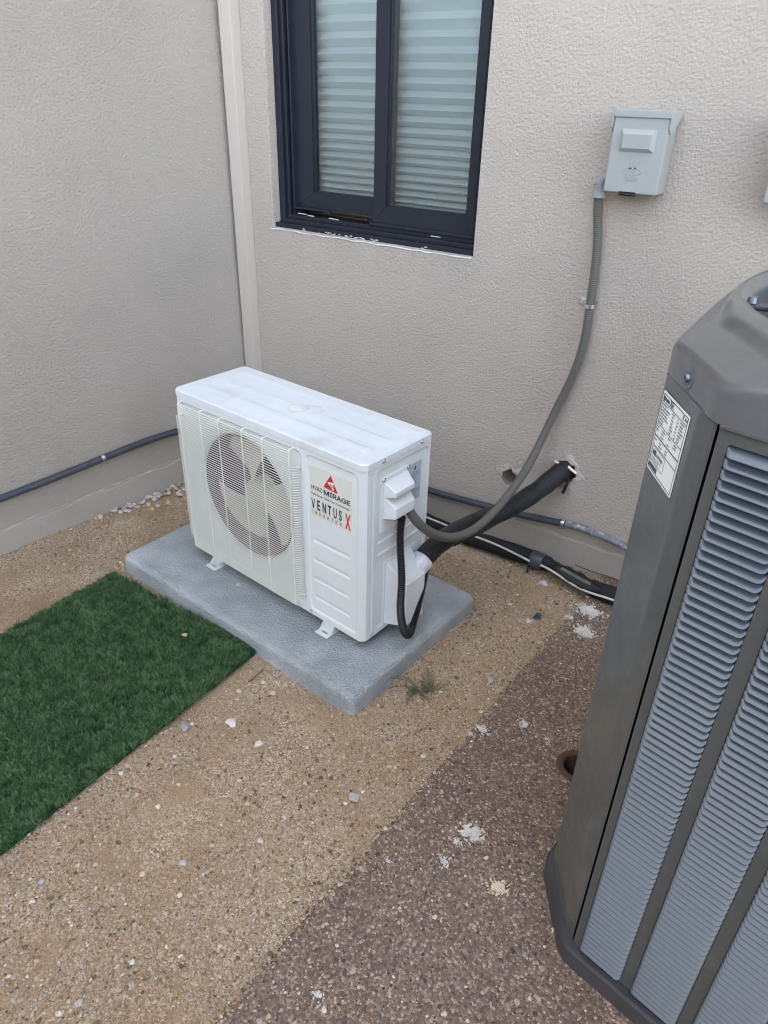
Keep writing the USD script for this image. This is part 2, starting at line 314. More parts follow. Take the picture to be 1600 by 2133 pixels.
M_GLASS = mat('window_glass', {'f': ('fresnel', {'IOR': 1.5}), 't': ('transparent_bsdf', {'color': (.94, .97, .98)}), 'gl': ('glossy_bsdf', {'roughness': .005, 'color': (1, 1, 1)}),
    'm': ('mix_closure', {})}, [('f.fac', 'm.fac'), ('t.BSDF', 'm.closure1'), ('gl.BSDF', 'm.closure2')], surface='m.closure')

# ------------------------------------------------------------------ ground
def slab_edge(y):    # x of the slab's left edge
    return np.interp(y, [-4, -1.714, -1.358, -.976, -.593, -.217, .1], [1.44, 1.577, 1.600, 1.622, 1.642, 1.661, 1.675]) + .006*(meshkit.noise(np.stack([np.asarray(y)*9, np.asarray(y)*0, np.asarray(y)*0], -1))-.5)
DRAIN = np.array([1.898, -.838]); DR = .040
def gz(x, y):
    x, y = np.asarray(x, float), np.asarray(y, float)
    p = np.stack([x*3.2, y*3.2, x*0], -1)
    h = (meshkit.fbm(p, 4, 3)-.5)*.022
    h += .012*smoothstep(.35, 0, x + .15*y)*smoothstep(-1.3, -.2, y)     # soil rises into the corner
    h -= .016*np.exp(-((x-1.50)**2+(y+.895)**2)/.0006)                 # small dug hole near the weed
    return h - .13*smoothstep(.0, .04, x-slab_edge(y)-.03)*smoothstep(4.1, 4.0, x)*smoothstep(-4.05, -3.9, y)
xs = np.concatenate([[-60, -20, -6, -2, -.8], np.arange(-.4, 1.76, .012), [1.9, 2.3, 3, 3.9, 4.2, 6, 20, 60]])
ys = np.concatenate([[-60, -20, -8, -5, -4.2, -3.9, -3, -2.5], np.arange(-2.2, .05, .012), [.2, 1, 5, 20, 60]])
X, Y = np.meshgrid(xs, ys, indexing='ij'); Z = gz(X, Y)
far = np.maximum(np.abs(X-1), np.abs(Y+1)) > 5
Z = np.where(far, 0, Z)
V = np.stack([X, Y, Z], -1).reshape(-1, 3); n1 = len(ys)
i = np.arange(len(xs)-1)[:, None]*n1 + np.arange(n1-1)[None]
F = np.concatenate([np.stack([i, i+n1, i+n1+1], -1).reshape(-1, 3), np.stack([i, i+n1+1, i+1], -1).reshape(-1, 3)])
obj('ground', (V, F), M_SAND, smooth=True, kind='structure', label='sandy decomposed granite ground strewn with fine gravel', cat='ground')

# slab of exposed aggregate
ey = np.linspace(-4, .06, 120); ex_ = slab_edge(ey)
poly = [(a, b) for a, b in zip(ex_, ey)] + [(4, .06), (4, -4)]
ring = [(DRAIN[0]+DR*math.cos(t), DRAIN[1]+DR*math.sin(t)) for t in np.linspace(0, 2*math.pi, 28, endpoint=False)]
def sub_poly(off): return [(a+off, b) for a, b in zip(ex_, ey)] + [(4, .06), (4, -4)]
SLAB_Z = .014
sl = extr(poly[::-1], -.11, SLAB_Z-.006) + extr(sub_poly(.007)[::-1], SLAB_Z-.007, SLAB_Z)
sl = sl - extr(ring, -.2, .2)
slab = thing('slab', 'reddish brown exposed aggregate concrete slab along the right side', 'pavement', kind='structure')
obj('concrete', sl, M_SLAB, slab)
drain = thing('drain_pipe', 'rusty round drain pipe mouth sunk in the brown slab beside the large gray unit', 'drain', (DRAIN[0], DRAIN[1], SLAB_Z))
prof = [(DR-.009, -.10), (DR-.008, .0), (DR-.005, .004), (DR+.004, .005), (DR+.009, .002), (DR+.011, .0005), (DR-.0005, -.003), (DR-.0005, -.10)]
rg = trimesh.creation.revolve(np.array(prof+[prof[0]]), sections=40)
rg.vertices += (np.stack([meshkit.fbm(rg.vertices*60, 3, s) for s in (1, 2, 3)], 1)-.5)*.004
obj('rim', rg, M_RUST, drain, smooth=40)
obj('dark_bottom', Manifold.cylinder(.004, DR-.009, DR-.009, 24).translate((0, 0, -.095)), M_DARK, drain)

# ------------------------------------------------------------------ walls
LA, LX = -.1525, .0754
HOUSE_H = 5.2
WX0, WX1, WZ0 = .2325, 1.064, .978
bwall = thing('back_wall', 'taupe stucco house wall with the dark framed window', 'wall')
wb = box((-.45, 0, -.3), (6, .3, HOUSE_H))
hole = hullpts([(x, y, z) for x in (WX0, WX1) for z in (WZ0, 2.1) for y in (.004, .19)])
flare = hullpts([(WX0-.004, -.002, WZ0-.004), (WX1+.004, -.002, WZ0-.004), (WX0-.004, -.002, 2.104), (WX1+.004, -.002, 2.104), (WX0, .006, WZ0), (WX1, .006, WZ0), (WX0, .006, 2.1), (WX1, .006, 2.1)])
h1 = Manifold.cylinder(.2, .034, .030, 24).rotate((-90, 0, 0)).translate((1.285, -.004, .262)).scale((1, 1, 1))
h2 = Manifold.cylinder(.2, .040, .036, 24).rotate((-90, 0, 0)).translate((1.474, -.004, .345))
obj('stucco', wb - hole - flare - h1 - h2, M_STUCCO, bwall)
def stem(x0, x1, top, seed, th=.007):
    xs_ = np.arange(x0, x1+.001, .02); t = top(xs_) + (meshkit.noise(np.stack([xs_*17, xs_*0+seed, xs_*0], -1))-.5)*.008
    V, F = [], []
    for x, z in zip(xs_, t): V += [(x, -th, -.1), (x, -th, z-.006), (x, -th*.3, z), (x, .002, z+.001)]
    for i in range(len(xs_)-1):
        for k in range(3): F.append((4*i+k, 4*i+4+k, 4*i+5+k, 4*i+1+k))
    return trimesh.Trimesh(*(lambda v, f: (v, np.vstack([f[:, [0, 1, 2]], f[:, [0, 2, 3]]])))(np.array(V), np.array(F)), process=False)
obj('stem_wall', stem(-.1, 5.8, lambda x: .105+.0*x, 1), M_STEM, bwall, smooth=30)
# broken plaster round the two holes
def patch(c, r, seed, depth=.004, sx=1.0, out=0):
    th = np.linspace(0, 2*math.pi, 40, endpoint=False); V = []; R = [1.0, .86, .62]
    for k, f in enumerate(R):
        rr = r*f*(1+1.0*(meshkit.fbm(np.stack([np.cos(th)*2.6+seed, np.sin(th)*2.6, th*0+k*.3], -1), 3)-.5))
        d = (-.0006, -depth, -depth*.8)[k]
        V += [(c[0]+sx*a*math.cos(t), d+(-.002*math.sin(5*t+seed) if k else 0), c[1]+a*math.sin(t)) for a, t in zip(rr, th)]
    n = 40; F = []
    for k in range(2):
        for j in range(n): F.append((k*n+j, k*n+(j+1) % n, (k+1)*n+(j+1) % n, (k+1)*n+j))
    F = np.array(F); return trimesh.Trimesh(np.array(V), np.vstack([F[:, [0, 2, 1]], F[:, [0, 3, 2]]]), process=False)
obj('broken_plaster', patch((1.283, .262), .050, 3, .0035, 1.0), M_PLASTER, bwall, smooth=30, label='chipped plaster round the empty conduit hole')
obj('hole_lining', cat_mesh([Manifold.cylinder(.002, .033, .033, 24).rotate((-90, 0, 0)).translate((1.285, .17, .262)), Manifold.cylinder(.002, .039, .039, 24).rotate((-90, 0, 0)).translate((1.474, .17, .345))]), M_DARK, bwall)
obj('broken_plaster', patch((1.480, .344), .060, 9, .004, .95), M_PLASTER, bwall, smooth=30, label='chipped plaster round the taped pipe hole')
obj('exposed_block', rbox((1.462, -.006, .286), (1.492, .004, .312), .003), M_BRICKRED, bwall, smooth=30)
# scar of an old round patch above the hole
th = np.linspace(.1*math.pi, .95*math.pi, 30)
obj('plaster_crack', tube([(1.462+.052*math.cos(t), -.0003, .385+.055*math.sin(t)) for t in th], lambda t: .0005+.0004*math.sin(37*t), 5, straight=True), M_PLASTER, bwall)

lwall = thing('left_wall', 'plain taupe stucco wall on the left with a thin conduit', 'wall', (LX, 0, 0), math.degrees(LA))
# local frame: wall face is x=0, wall runs along -y; it leans very slightly
lw = tri(box((-.3, -7, -.3), (0, .3, HOUSE_H))); lw = lw.subdivide_to_size(.8)
def lean(m, k=.014):
    m = tri(m).copy(); m.vertices[:, 0] -= k*(m.vertices[:, 2]-.4); return m
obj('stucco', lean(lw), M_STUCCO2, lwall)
lst = stem(0, 6.5, lambda x: .128-.036*x, 4); v = lst.vertices.copy(); lst.vertices = np.stack([-v[:, 1], -v[:, 0], v[:, 2]], 1); lst.faces = lst.faces
obj('stem_wall', lean(lst), M_STEM, lwall, smooth=30)
P = []
for q in np.arange(.02, 2.2, .006): P.append((.0035+.0145*0-.014*0, -q, .131-.036*q + .006*(meshkit.noise(np.array([q*14, 4., 0]))-.5)+.004*(meshkit.noise(np.array([q*70, 9., 0]))-.5)))
P = np.array(P); P[:, 0] = .004 - .014*(P[:, 2]-.4)
obj('flaking_crack', tube(P, lambda t: .0009+.0026*float(meshkit.noise(np.array([t*90, 2., 0])))**3, 5, straight=True), M_CHIP, lwall, label='pale flaking paint line above the stem wall')

# the garden wall across the yard, behind the photographer; its top courses stand in the sun
yw = thing('yard_wall', 'tan stucco garden wall across the yard from the house', 'wall', (0, -4.1, 0))
obj('stucco', box((-3.0, -.2, -.3), (7.5, 0, 2.05)), M_YARD, yw)
obj('cap', rbox((-3.02, -.225, 2.05), (7.52, .025, 2.11), .008), M_BOARD, yw, smooth=30)
obj('corner_board', cat_mesh([rbox((.078, -.045, -.05), (.131, .001, 3.0), .003)]), M_BOARD, smooth=30, label='smooth beige painted vertical board in the corner between the two walls', cat='trim board')

# ------------------------------------------------------------------ window (part of the back wall)
win = thing('window', parent=bwall)
FX0, FX1 = WX0, WX1
FY = .040
def bar(x0, x1, y0, y1, z0, z1, r=.0025): return rbox((x0, y0, z0), (x1, y1, z1), r, 8)
fr = [bar(FX0, FX0+.026, FY, .10, WZ0, 2.1), bar(FX0+.024, FX0+.040, FY+.012, .10, WZ0, 2.1), bar(FX0+.038, FX0+.046, FY+.004, .1, WZ0+.02, 2.1), bar(FX0+.056, FX0+.062, FY+.012, .1, WZ0+.02, 2.1)]
fr += [bar(FX1-.022, FX1, FY, .10, WZ0, 2.1), bar(FX1-.034, FX1-.02, FY+.012, .1, WZ0, 2.1)]
obj('frame', cat_mesh(fr), M_WIN, win, smooth=30)
obj('jamb_channel', cat_mesh([box((FX0+.044, FY+.035, WZ0), (FX0+.08, .12, 2.1))]), M_TRACK, win)
sill = [bar(FX0+.001, FX1-.001, .012, .11, WZ0-.002, WZ0+.016), bar(FX0+.02, FX1-.01, .030, .11, WZ0+.014, WZ0+.030), bar(FX0+.03, FX1-.01, .046, .11, WZ0+.028, WZ0+.044)]
obj('sill', cat_mesh(sill), M_WIN, win, smooth=30)
obj('track_rail', cat_mesh([bar(FX0+.056, .455, .050, .062, WZ0+.064, WZ0+.072, .0015), bar(.43, .46, .050, .062, WZ0+.058, WZ0+.068, .0015)]), M_WIN, win, smooth=30)
# left sash sits in the back track, right sash in the front one
def sash(x0, x1, y0, y1, z0, wl, wr, wb):
    parts = []
    z1 = 2.1
    def mit(p): return hullpts([(x, y, z) for (x, z) in p for y in (y0, y1)])
    inner = lambda p, d: hullpts([(x, y0-.003, z) for x, z in p])
    b = mit([(x0, z0), (x1, z0), (x1-wr, z0+wb), (x0+wl, z0+wb)]); l = mit([(x0, z0+.001), (x0+wl-.0008, z0+wb+.0008), (x0+wl-.0008, z1), (x0, z1)]); r = mit([(x1, z0+.001), (x1-wr+.0008, z0+wb+.0008), (x1-wr+.0008, z1), (x1, z1)])
    bead = [bar(x0+wl-.002, x0+wl+.005, y0+.006, y1, z0+wb, z1, .001), bar(x1-wr-.005, x1-wr+.002, y0+.006, y1, z0+wb, z1, .001), bar(x0+wl, x1-wr, y0+.006, y1, z0+wb-.002, z0+wb+.005, .001)]
    return cat_mesh([b, l, r] + bead)
obj('left_sash', sash(.292, .70, .072, .10, WZ0+.070, .078, .05, .052), M_WIN, win, smooth=20)
obj('right_sash', sash(.648, 1.035, .050, .072, WZ0+.052, .050, .030, .056), M_WIN, win, smooth=20)
obj('sash_rail', cat_mesh([bar(.636, 1.04, .040, .058, WZ0+.044, WZ0+.054, .0015), hullpts([(.62, .045, WZ0+.06), (.65, .045, WZ0+.046), (.65, .045, WZ0+.054), (.62, .058, WZ0+.06), (.65, .058, WZ0+.046), (.65, .058, WZ0+.054)])]), M_WIN, win, smooth=20)
obj('pane', box((.362, .088, 1.09), (.66, .091, 2.1)), M_GLASS, win)
obj('pane', box((.69, .060, 1.075), (1.01, .063, 2.1)), M_GLASS, win)
# bare chips on the sill and a painted caulk line under it
rc = np.random.default_rng(3); chips = []
for k in range(26):
    x = rc.choice([rc.uniform(.46, .70), rc.uniform(.35, .46), rc.uniform(.7, 1.05)], p=[.6, .15, .25]); L = rc.uniform(.002, .010); zc = WZ0 + rc.uniform(.0, .006)
    P = [(x+L*math.cos(t)*rc.uniform(.7, 1.1), zc+rc.uniform(.0008, .0024)*math.sin(t)) for t in np.linspace(0, 2*math.pi, 9)[:-1]]
    chips.append(hullpts([(a, yy_, b) for a, b in P for yy_ in (.0105, .014)]))
for (x, z, L, y) in ((.335, WZ0+.050, .022, .0455), (.375, WZ0+.047, .016, .0455), (.47, WZ0+.047, .014, .0455), (.49, WZ0+.046, .012, .0455), (.90, WZ0+.036, .02, .0455)):
    chips.append(hullpts([(x+dx, yy_, z+dz) for dx, dz in ((-L, -.001), (L*.9, -.0015), (L, .001), (-L*.8, .0016)) for yy_ in (y-.0004, y+.002)]))
obj('paint_chips', cat_mesh(chips), M_CHIP, win)
cz = [(x, -.0005, WZ0-.006+.004*(float(meshkit.noise(np.array([x*30, 5., 0])))-.5)) for x in np.arange(FX0-.012, FX1+.004, .008)]
obj('caulk_bead', tube(cz, lambda t: .0014+.0022*float(meshkit.noise(np.array([t*50, 1., 0]))), 8, straight=True), M_SILL, win, smooth=50)

# pleated shade hanging inside
zs, z = [1.035], 1.035
k = 0
while z < 2.08:
    h = .0100 + (z-1.06)*.0235 if z > 1.06 else .0105
    z += max(.010, h); zs.append(z)
V = []
for k, z in enumerate(zs):
    y = .108 if k % 2 == 0 else .150
    for x in np.linspace(.335, 1.045, 24): V.append((x, y, z + .0006*(meshkit.noise(np.array([x*3, z*9, 4.]))-.5)))
V = np.array(V); F = []
for k in range(len(zs)-1):
    for j in range(23): a = k*24+j; F.append((a, a+1, a+25, a+24))
F = np.array(F)
obj('cellular_shade', (V, F), M_SHADE, label='pale pleated cellular shade drawn down behind the window glass', cat='window shade')

# ------------------------------------------------------------------ composite pad
pad = thing('equipment_pad', 'textured gray composite pad under the white outdoor unit', 'pad', (.3221, -.9325, 0), math.degrees(-.0802))
PW, PD, PH = 1.028, .594, .0616
P = []
for cx, cy_ in ((.02, .02), (PW-.02, .02), (PW-.02, PD-.02), (.02, PD-.02)):
    for t in np.linspace(0, 2*math.pi, 12, endpoint=False):
        for el in (0, 30, 60, 85):
            r = .002+.018*math.cos(math.radians(el)); P.append((cx+r*math.cos(t), cy_+r*math.sin(t), PH-.020+.020*math.sin(math.radians(el))))
        P.append((cx+.024*math.cos(t), cy_+.024*math.sin(t), -.06))
pm = hullpts(P)
obj('slab_body', pm, M_PAD, pad, smooth=40)

# ------------------------------------------------------------------ white outdoor unit (mini split condenser)
UW, UD, UH = .757, .274, .5553
ac = thing('outdoor_unit', 'white mini split outdoor unit with a wire fan grille and a logo sticker', 'air conditioner', (.50857, -.77642, .0616), math.degrees(-.09947))
UZ = .030     # bottom of casing above the pad
def ch_poly(x0, y0, x1, y1, c, cb=.006):
    return [(x0+c, y0), (x1-c, y0), (x1, y0+c), (x1, y1-cb), (x1-cb, y1), (x0+cb, y1), (x0, y1-cb), (x0, y0+c)]
body = extr(ch_poly(0, 0, UW, UD, .012), UZ, UZ+UH-.0215)
g1 = (.012, .020, .540, .522); g1b = (.020, .028, .532, .514)
def up(r): return (r[0], r[1]+UZ, r[2], r[3]+UZ)
body -= slopehull(up((g1[0]-.001, g1[1]-.001, g1[2]+.001, g1[3]+.001)), -.001, up(g1b), .0055, .022, .018)
FCX, FCZ = .268, .272+UZ
cone = trimesh.creation.revolve(np.array([(0, -.002), (.232, -.002), (.228, .006), (.218, .010), (.203, .020), (.1975, .034), (.1975, .19), (0, .19)]), sections=96)
cone.apply_transform(trimesh.geometry.align_vectors([0, 0, 1], [0, 1, 0])); cone.apply_translation((FCX, 0, FCZ))
cm = Manifold(m3.Mesh(vert_properties=np.array(cone.vertices, np.float32), tri_verts=np.array(cone.faces, np.uint32)))
if cm.volume() <= 0:
    cone.merge_vertices(); cone.fix_normals(); cm = Manifold(m3.Mesh(vert_properties=np.array(cone.vertices, np.float32), tri_verts=np.array(cone.faces, np.uint32)))
body -= cm
g2, g2b = (.552, .016, .738, .524), (.559, .023, .731, .517)
body -= slopehull(up(g2), -.0005, up(g2b), .004, .018, .013)
for zc in (.263, .198, .132, .068):     # pressed louvres on the service panel
    body -= slopehull((.566, zc-.0085+UZ, .706, zc+.0085+UZ), .003, (.570, zc-.002+UZ, .702, zc+.0065+UZ), .0075, .003, .002)
# side panel: recess, ribs, vertical bead
def sidehull(ra, xa, rb, xb, r1, r2): return slopehull(ra, xa, rb, xb, r1, r2, axis='x')
body -= sidehull(up((.046, .014, .262, .523)), UW+.0005, up((.052, .020, .256, .517)), UW-.004, .014, .010)
body -= sidehull(up((.026, .014, .037, .522)), UW+.0005, up((.029, .018, .034, .518)), UW-.003, .003, .002)
for zc, y0, y1 in ((.300, .06, .245), (.262, .06, .245), (.205, .21, .228)):
    hh = .006 if zc > .21 else .028
    body += sidehull(up((y0, zc-hh, y1, zc+hh)), UW-.0042, up((y0+.004, zc-hh+.004, y1-.004, zc+hh-.003)), UW-.0012, .004, .003) if zc != .205 else sidehull(up((y0, zc-hh, y1, zc+hh)), UW-.0042, up((y0+.005, zc-hh+.005, y1-.005, zc+hh-.005)), UW-.001, .008, .005)
obj('casing', body, M_WHITE, ac, smooth=28)
# lid
lid = extr(ch_poly(-.002, -.002, UW+.002, UD+.002, .013, .010), UZ+UH-.0205, UZ+UH-.0035)
lt = hullpts([(x, y, UZ+UH-.0036) for x, y in ch_poly(-.002, -.002, UW+.002, UD+.002, .013, .010)] + [(x, y, UZ+UH) for x, y in ch_poly(.002, .002, UW-.002, UD-.002, .012, .009)])
lid = lid + lt
T = UZ+UH
for y0, y1 in ((.046, .084), (.112, .158), (.208, .244)):
    a = [(x, y, T-.0005) for x, y in rrect(.022, y0, .728, y1, .016)]; b = [(x, y, T+.0040) for x, y in rrect(.046, y0+.0055, .704, y1-.0055, .010)]
    lid = lid + hullpts(a+b)
lidp = obj('lid', lid, M_LID, ac, smooth=25)
# lid screws and side screws
for y in (.07, .225): obj('screw', screw((UW+.0022, y, T-.0125), (1, 0, 0), .0048), M_SCREW, ac, smooth=30)
obj('screw', screw((.556, -.0002, UZ+.012), (0, -1, 0), .004), M_SCREW, ac, smooth=30)
obj('screw', screw((UW+.0002, .04, UZ+.012), (1, 0, 0), .004), M_SCREW, ac, smooth=30)
for x, y, r in ((.388, .137, .029), (.426, .158, .029)):
    rr = trimesh.creation.annulus(r-.0016, r, .0004, sections=48); rr.vertices[:, :2] *= 1+.03*(meshkit.noise(np.c_[rr.vertices[:, :2]*60, rr.vertices[:, 2]*0])-.5)[:, None]
    zt = T+.0043
    rr.apply_translation((x, y, zt)); obj('ring_stain', rr, M_STAIN, ac)
# fan well and fan
cup = trimesh.creation.revolve(np.array([(.1955, .030), (.1955, .188), (.0, .188), (.0, .184), (.1915, .184), (.1915, .030), (.1955, .030)]), sections=64)
cup.apply_transform(trimesh.geometry.align_vectors([0, 0, 1], [0, 1, 0])); cup.apply_translation((FCX, 0, FCZ))
obj('fan_well', cup, M_DARK, ac, smooth=30)
fan = thing('fan', parent=ac, loc=(FCX, .06, FCZ))
hb = trimesh.creation.revolve(np.array([(0, -.014), (.020, -.013), (.036, -.008), (.043, .002), (.043, .050), (0, .050)]), sections=40)
hb.apply_transform(trimesh.geometry.align_vectors([0, 0, 1], [0, 1, 0])); obj('hub', hb, M_FAN, fan, smooth=35)
def blade(a0):
    V, F = [], []; nu, nv = 16, 14; th = .0025
    for side in (0, 1):
        for i_ in range(nu):
            r = .038 + (.186-.038)*i_/(nu-1); f = i_/(nu-1)
            for j_ in range(nv):
                g = j_/(nv-1); wid = math.radians(62+22*f); sw = math.radians(-14*f)
                a = math.radians(a0) + sw + (g-.5)*wid
                if i_ == nu-1: r2 = r*(1-.05*abs(2*g-1)**3)
                else: r2 = r
                y = .048*(g-.5)*(1-.35*f) + .018 - .010*math.sin(math.pi*g) + (th if side else 0)
                V.append((r2*math.cos(a), y, r2*math.sin(a)))
    N = nu*nv
    for i_ in range(nu-1):
        for j_ in range(nv-1):
            q = i_*nv+j_; F += [(q, q+1, q+nv+1, q+nv), (N+q, N+q+nv, N+q+nv+1, N+q+1)]
    def edge(a, b): F.append((a, b, N+b, N+a))
    for j_ in range(nv-1): edge((nu-1)*nv+j_, (nu-1)*nv+j_+1)
    for i_ in range(nu-1): edge(i_*nv, (i_+1)*nv); edge(i_*nv+nv-1, (i_+1)*nv+nv-1)
    F = np.array(F); return trimesh.Trimesh(np.array(V), np.vstack([F[:, [0, 1, 2]], F[:, [0, 2, 3]]]), process=False)
for a0 in (0, 119, 241): obj('blade', blade(a0), M_FAN, fan, smooth=40)
# wire guard
gd = thing('wire_guard', parent=ac)
GY, WR = -.0185, .00125
nw = 66
for k in range(nw):
    z = .020 + (.521-.020)*k/(nw-1) + UZ
    if .056+UZ < z < .476+UZ:
        P = [(.024, .003, z), (.0155, -.010, z), (.017, -.0145, z), (.024, GY, z), (.506, GY, z), (.518, GY+.003, z), (.5255, GY+.010, z), (.527, .003, z)]
    else: P = [(.036, GY, z), (.514, GY, z)]
    obj('wire', wire(P, WR), M_GRILLE, gd, smooth=60)
for x in (.040, .141, .224, .325, .408, .512):
    P = [(x, .004, .524+UZ), (x, GY+.006, .5255+UZ), (x, GY-.0005, .5235+UZ), (x, GY-.0022, .517+UZ), (x, GY-.0022, .026+UZ), (x, GY+.001, .019+UZ), (x, GY+.007, .0165+UZ), (x, .004, .0165+UZ)]
    obj('upright_wire', wire(P, .0016, 6), M_GRILLE, gd, smooth=60)
for x, z in ((.528, .474), (.528, .058), (.030, .474)):
    s = 1 if x > .3 else -1
    obj('mounting_eye', wire([(x+s*.004+.0045*math.cos(t), .0035, z+UZ+.0045*math.sin(t)) for t in np.linspace(0, 2*math.pi, 14)] + [(x-s*.02, GY, z+UZ-.002)], .0013), M_GRILLE, gd, smooth=60)
    obj('screw', screw((x+s*.004, .0038, z+UZ), (0, -1, 0), .0045), M_SCREW, ac, smooth=30)
# logo sticker
LX0, LX1, LZ0, LZ1 = .5645, .7115, .3445+UZ, .492+UZ
ex, ez = (1, 0, 0), (0, 0, 1)
stk = thing('logo_sticker', parent=ac)
obj('backing', box((LX0, .0034, LZ0), (LX1, .0042, LZ1)), M_LOGOLAB, stk)
YS = .0033
def lt_(name, m, mt): obj(name, m, mt, stk)
from shapely.geometry import Polygon
tA, tB, tC = np.array([.640, .487]), np.array([.6135, .4445]), np.array([.6645, .4415])
tri_ = Polygon([tuple(tA), tuple(tB), tuple(tC)]).buffer(-.0012).buffer(.0012)
mB = Polygon([tuple(tA*.55+tB*.45+np.array([-.001, -.004])), tuple(tA*.60+tC*.40+np.array([.001, 0])), tuple(tB*.28+tC*.72)])
red = tri_.difference(mB)
geoms = list(red.geoms) if hasattr(red, 'geoms') else [red]
lt_('triangle_logo', cat_mesh([sheet(list(g.exterior.coords)[:-1], (0, YS, UZ), ex, ez, .0005) for g in geoms]), M_RED)
lt_('logo_inset', sheet(list(mB.buffer(-.0004).exterior.coords)[:-1], (0, YS, UZ), ex, ez, .0004), M_LABEL)
lt_('logo_letter', place_text(text('M', .0105, .0115), (.6365, YS-.0004, .4515+UZ), ex, ez), M_TXTRED)
lt_('brand_lettering', place_text(text('HVAC', .0125, .0395), (.5685, YS, .4235+UZ), ex, ez), M_INK)
lt_('brand_lettering', place_text(text('MIRAGE', .0135, .0925, bold=True), (.6125, YS, .4225+UZ), ex, ez), M_INK)
lt_('slogan_lettering', place_text(text('Think Smart. Think Cool. Think Mirage.', .0056, .1385, bold=False), (.5675, YS, .4080+UZ), ex, ez), M_INKG)
xs_ = .5675
for chn, wd in zip('VENTUS', (.0125, .0105, .0125, .0125, .0115, .0105)):
    lt_('model_lettering', place_text(text(chn, .0285, wd, bold=True), (xs_, YS, .3665+UZ), ex, ez), M_INK); xs_ += .0198
lt_('model_lettering', place_text(text('X', .0445, .0175, bold=True), (.6895, YS, .3495+UZ), ex, ez), M_RED)
xs_ = .5685
for chn in 'INVERTER':
    lt_('type_lettering', place_text(text(chn, .0105, .0018 if chn == 'I' else .0066), (xs_, YS, .3495+UZ), ex, ez), M_TXTRED); xs_ += .0149 if chn != 'I' else .0115
# terminal cover on the right side
tc = thing('terminal_cover', parent=ac)
X0 = UW-.004
def sbox(y0, y1, pts, r=.004):     # rounded prism from (x, z) profile points
    s = Manifold.sphere(r, 10); return Manifold.batch_hull([s.translate((x, y, z)) for x, z in pts for y in (y0+r, y1-r)])
obj('plate', rbox((X0-.002, .068, .330+UZ), (X0+.004, .180, .493+UZ), .002), M_WHITE_P, tc, smooth=30)
def hood(y0, y1, zt, zo, zl, zb, out=.034, r=.005):
    s = Manifold.sphere(r, 12); C = []
    for (x, z, ins) in ((0, zt, 0.0), (out, zo, .010), (out-.001, zl, .010), (0, zb, 0.0)):
        for y in (y0+r+ins, y1-r-ins): C.append(s.translate((X0+x-.002, y, z+UZ)))
    return Manifold.batch_hull(C)
obj('hood', hood(.074, .174, .478, .455, .444, .437), M_WHITE_P, tc, smooth=40)
obj('hood', hood(.074, .174, .438, .408, .381, .374, .036), M_WHITE_P, tc, smooth=40)
for y, z in ((.075, .486), (.174, .487), ): obj('screw', screw((X0+.0042, y, z+UZ), (1, 0, 0), .0052), M_SCREW, tc, smooth=30)
obj('cable_gland', Manifold.cylinder(.012, .013, .012, 16).translate((X0+.017, .112, .366+UZ)), M_BLKHOSE, tc, smooth=30)
# rating sticker
rs = thing('rating_sticker', parent=ac)
obj('backing', box((X0-.0005, .185, .372+UZ), (X0+.0006, .235, .487+UZ)), M_SPEC, rs)
ey_, e_z = (0, 1, 0), (0, 0, 1)
def rs_(m, mt, nm='print'): obj(nm, m, mt, rs)
rs_(sheet([(.204, .4655), (.210, .4655), (.213, .4720), (.210, .478)][:3] + [(.2085, .478)], (X0+.0006, 0, UZ), ey_, e_z, .0003), M_INK, 'emblem')
rp = np.random.default_rng(5); bars = []
for k in range(13):
    z = .458-.0062*k; y0 = .189; L = rp.uniform(.018, .041)
    bars.append(sheet([(y0, z), (y0+L, z), (y0+L, z+.0016), (y0, z+.0016)], (X0+.0006, 0, UZ), ey_, e_z, .0003))
rs_(cat_mesh(bars), M_INKG, 'fine_print')
# service valve cover
vc = thing('valve_cover', parent=ac)
def vcover():
    s = Manifold.sphere(.004, 10); C = []
    for x, z, y0, y1 in ((0, .222, .098, .200), (0, .018, .094, .200), (.058, .176, .112, .190), (.064, .168, .112, .190), (.064, .028, .112, .190)):
        for y in (y0, y1): C.append(s.translate((X0+x-.002, y, z+UZ)))
    return Manifold.batch_hull(C)
obj('cover', vcover(), M_WHITE_P, vc, smooth=35)
obj('plate', rbox((X0-.003, .086, .010+UZ), (X0+.0035, .206, .228+UZ), .002), M_WHITE_P, vc, smooth=30)
obj('screw', screw((X0+.008, .103, .214+UZ), (1, 0, .3), .0048), M_SCREW, vc, smooth=30)
# feet
def foot(xc):
    ft = rbox((xc-.024, -.030, .0005), (xc+.024, UD+.03, .0045), .002)
    for yc in (-.013, UD+.013):
        ft -= Manifold.batch_hull([Manifold.cylinder(.02, .0042, .0042, 14).translate((xc+d, yc, -.005)) for d in (-.009, .009)])
    wall = [box((xc-.022, y0, .003), (xc+.022, y0+.003, UZ+.002)) for y0 in (.006, UD-.009)]
    web = [hullpts([(xc+d, .008, .003), (xc+d+.002, .008, .003), (xc+d, -.012, .004), (xc+d+.002, -.012, .004), (xc+d, .008, UZ), (xc+d+.002, .008, UZ)]) for d in (-.022, .020)]
    return cat_mesh([ft]+wall+web)
obj('foot', foot(.118), M_WHITE, ac, smooth=30); obj('foot', foot(.622), M_WHITE, ac, smooth=30)
obj('base_tray', box((.01, .02, UZ-.012), (UW-.01, UD-.02, UZ-.0005)), M_DARK, ac)

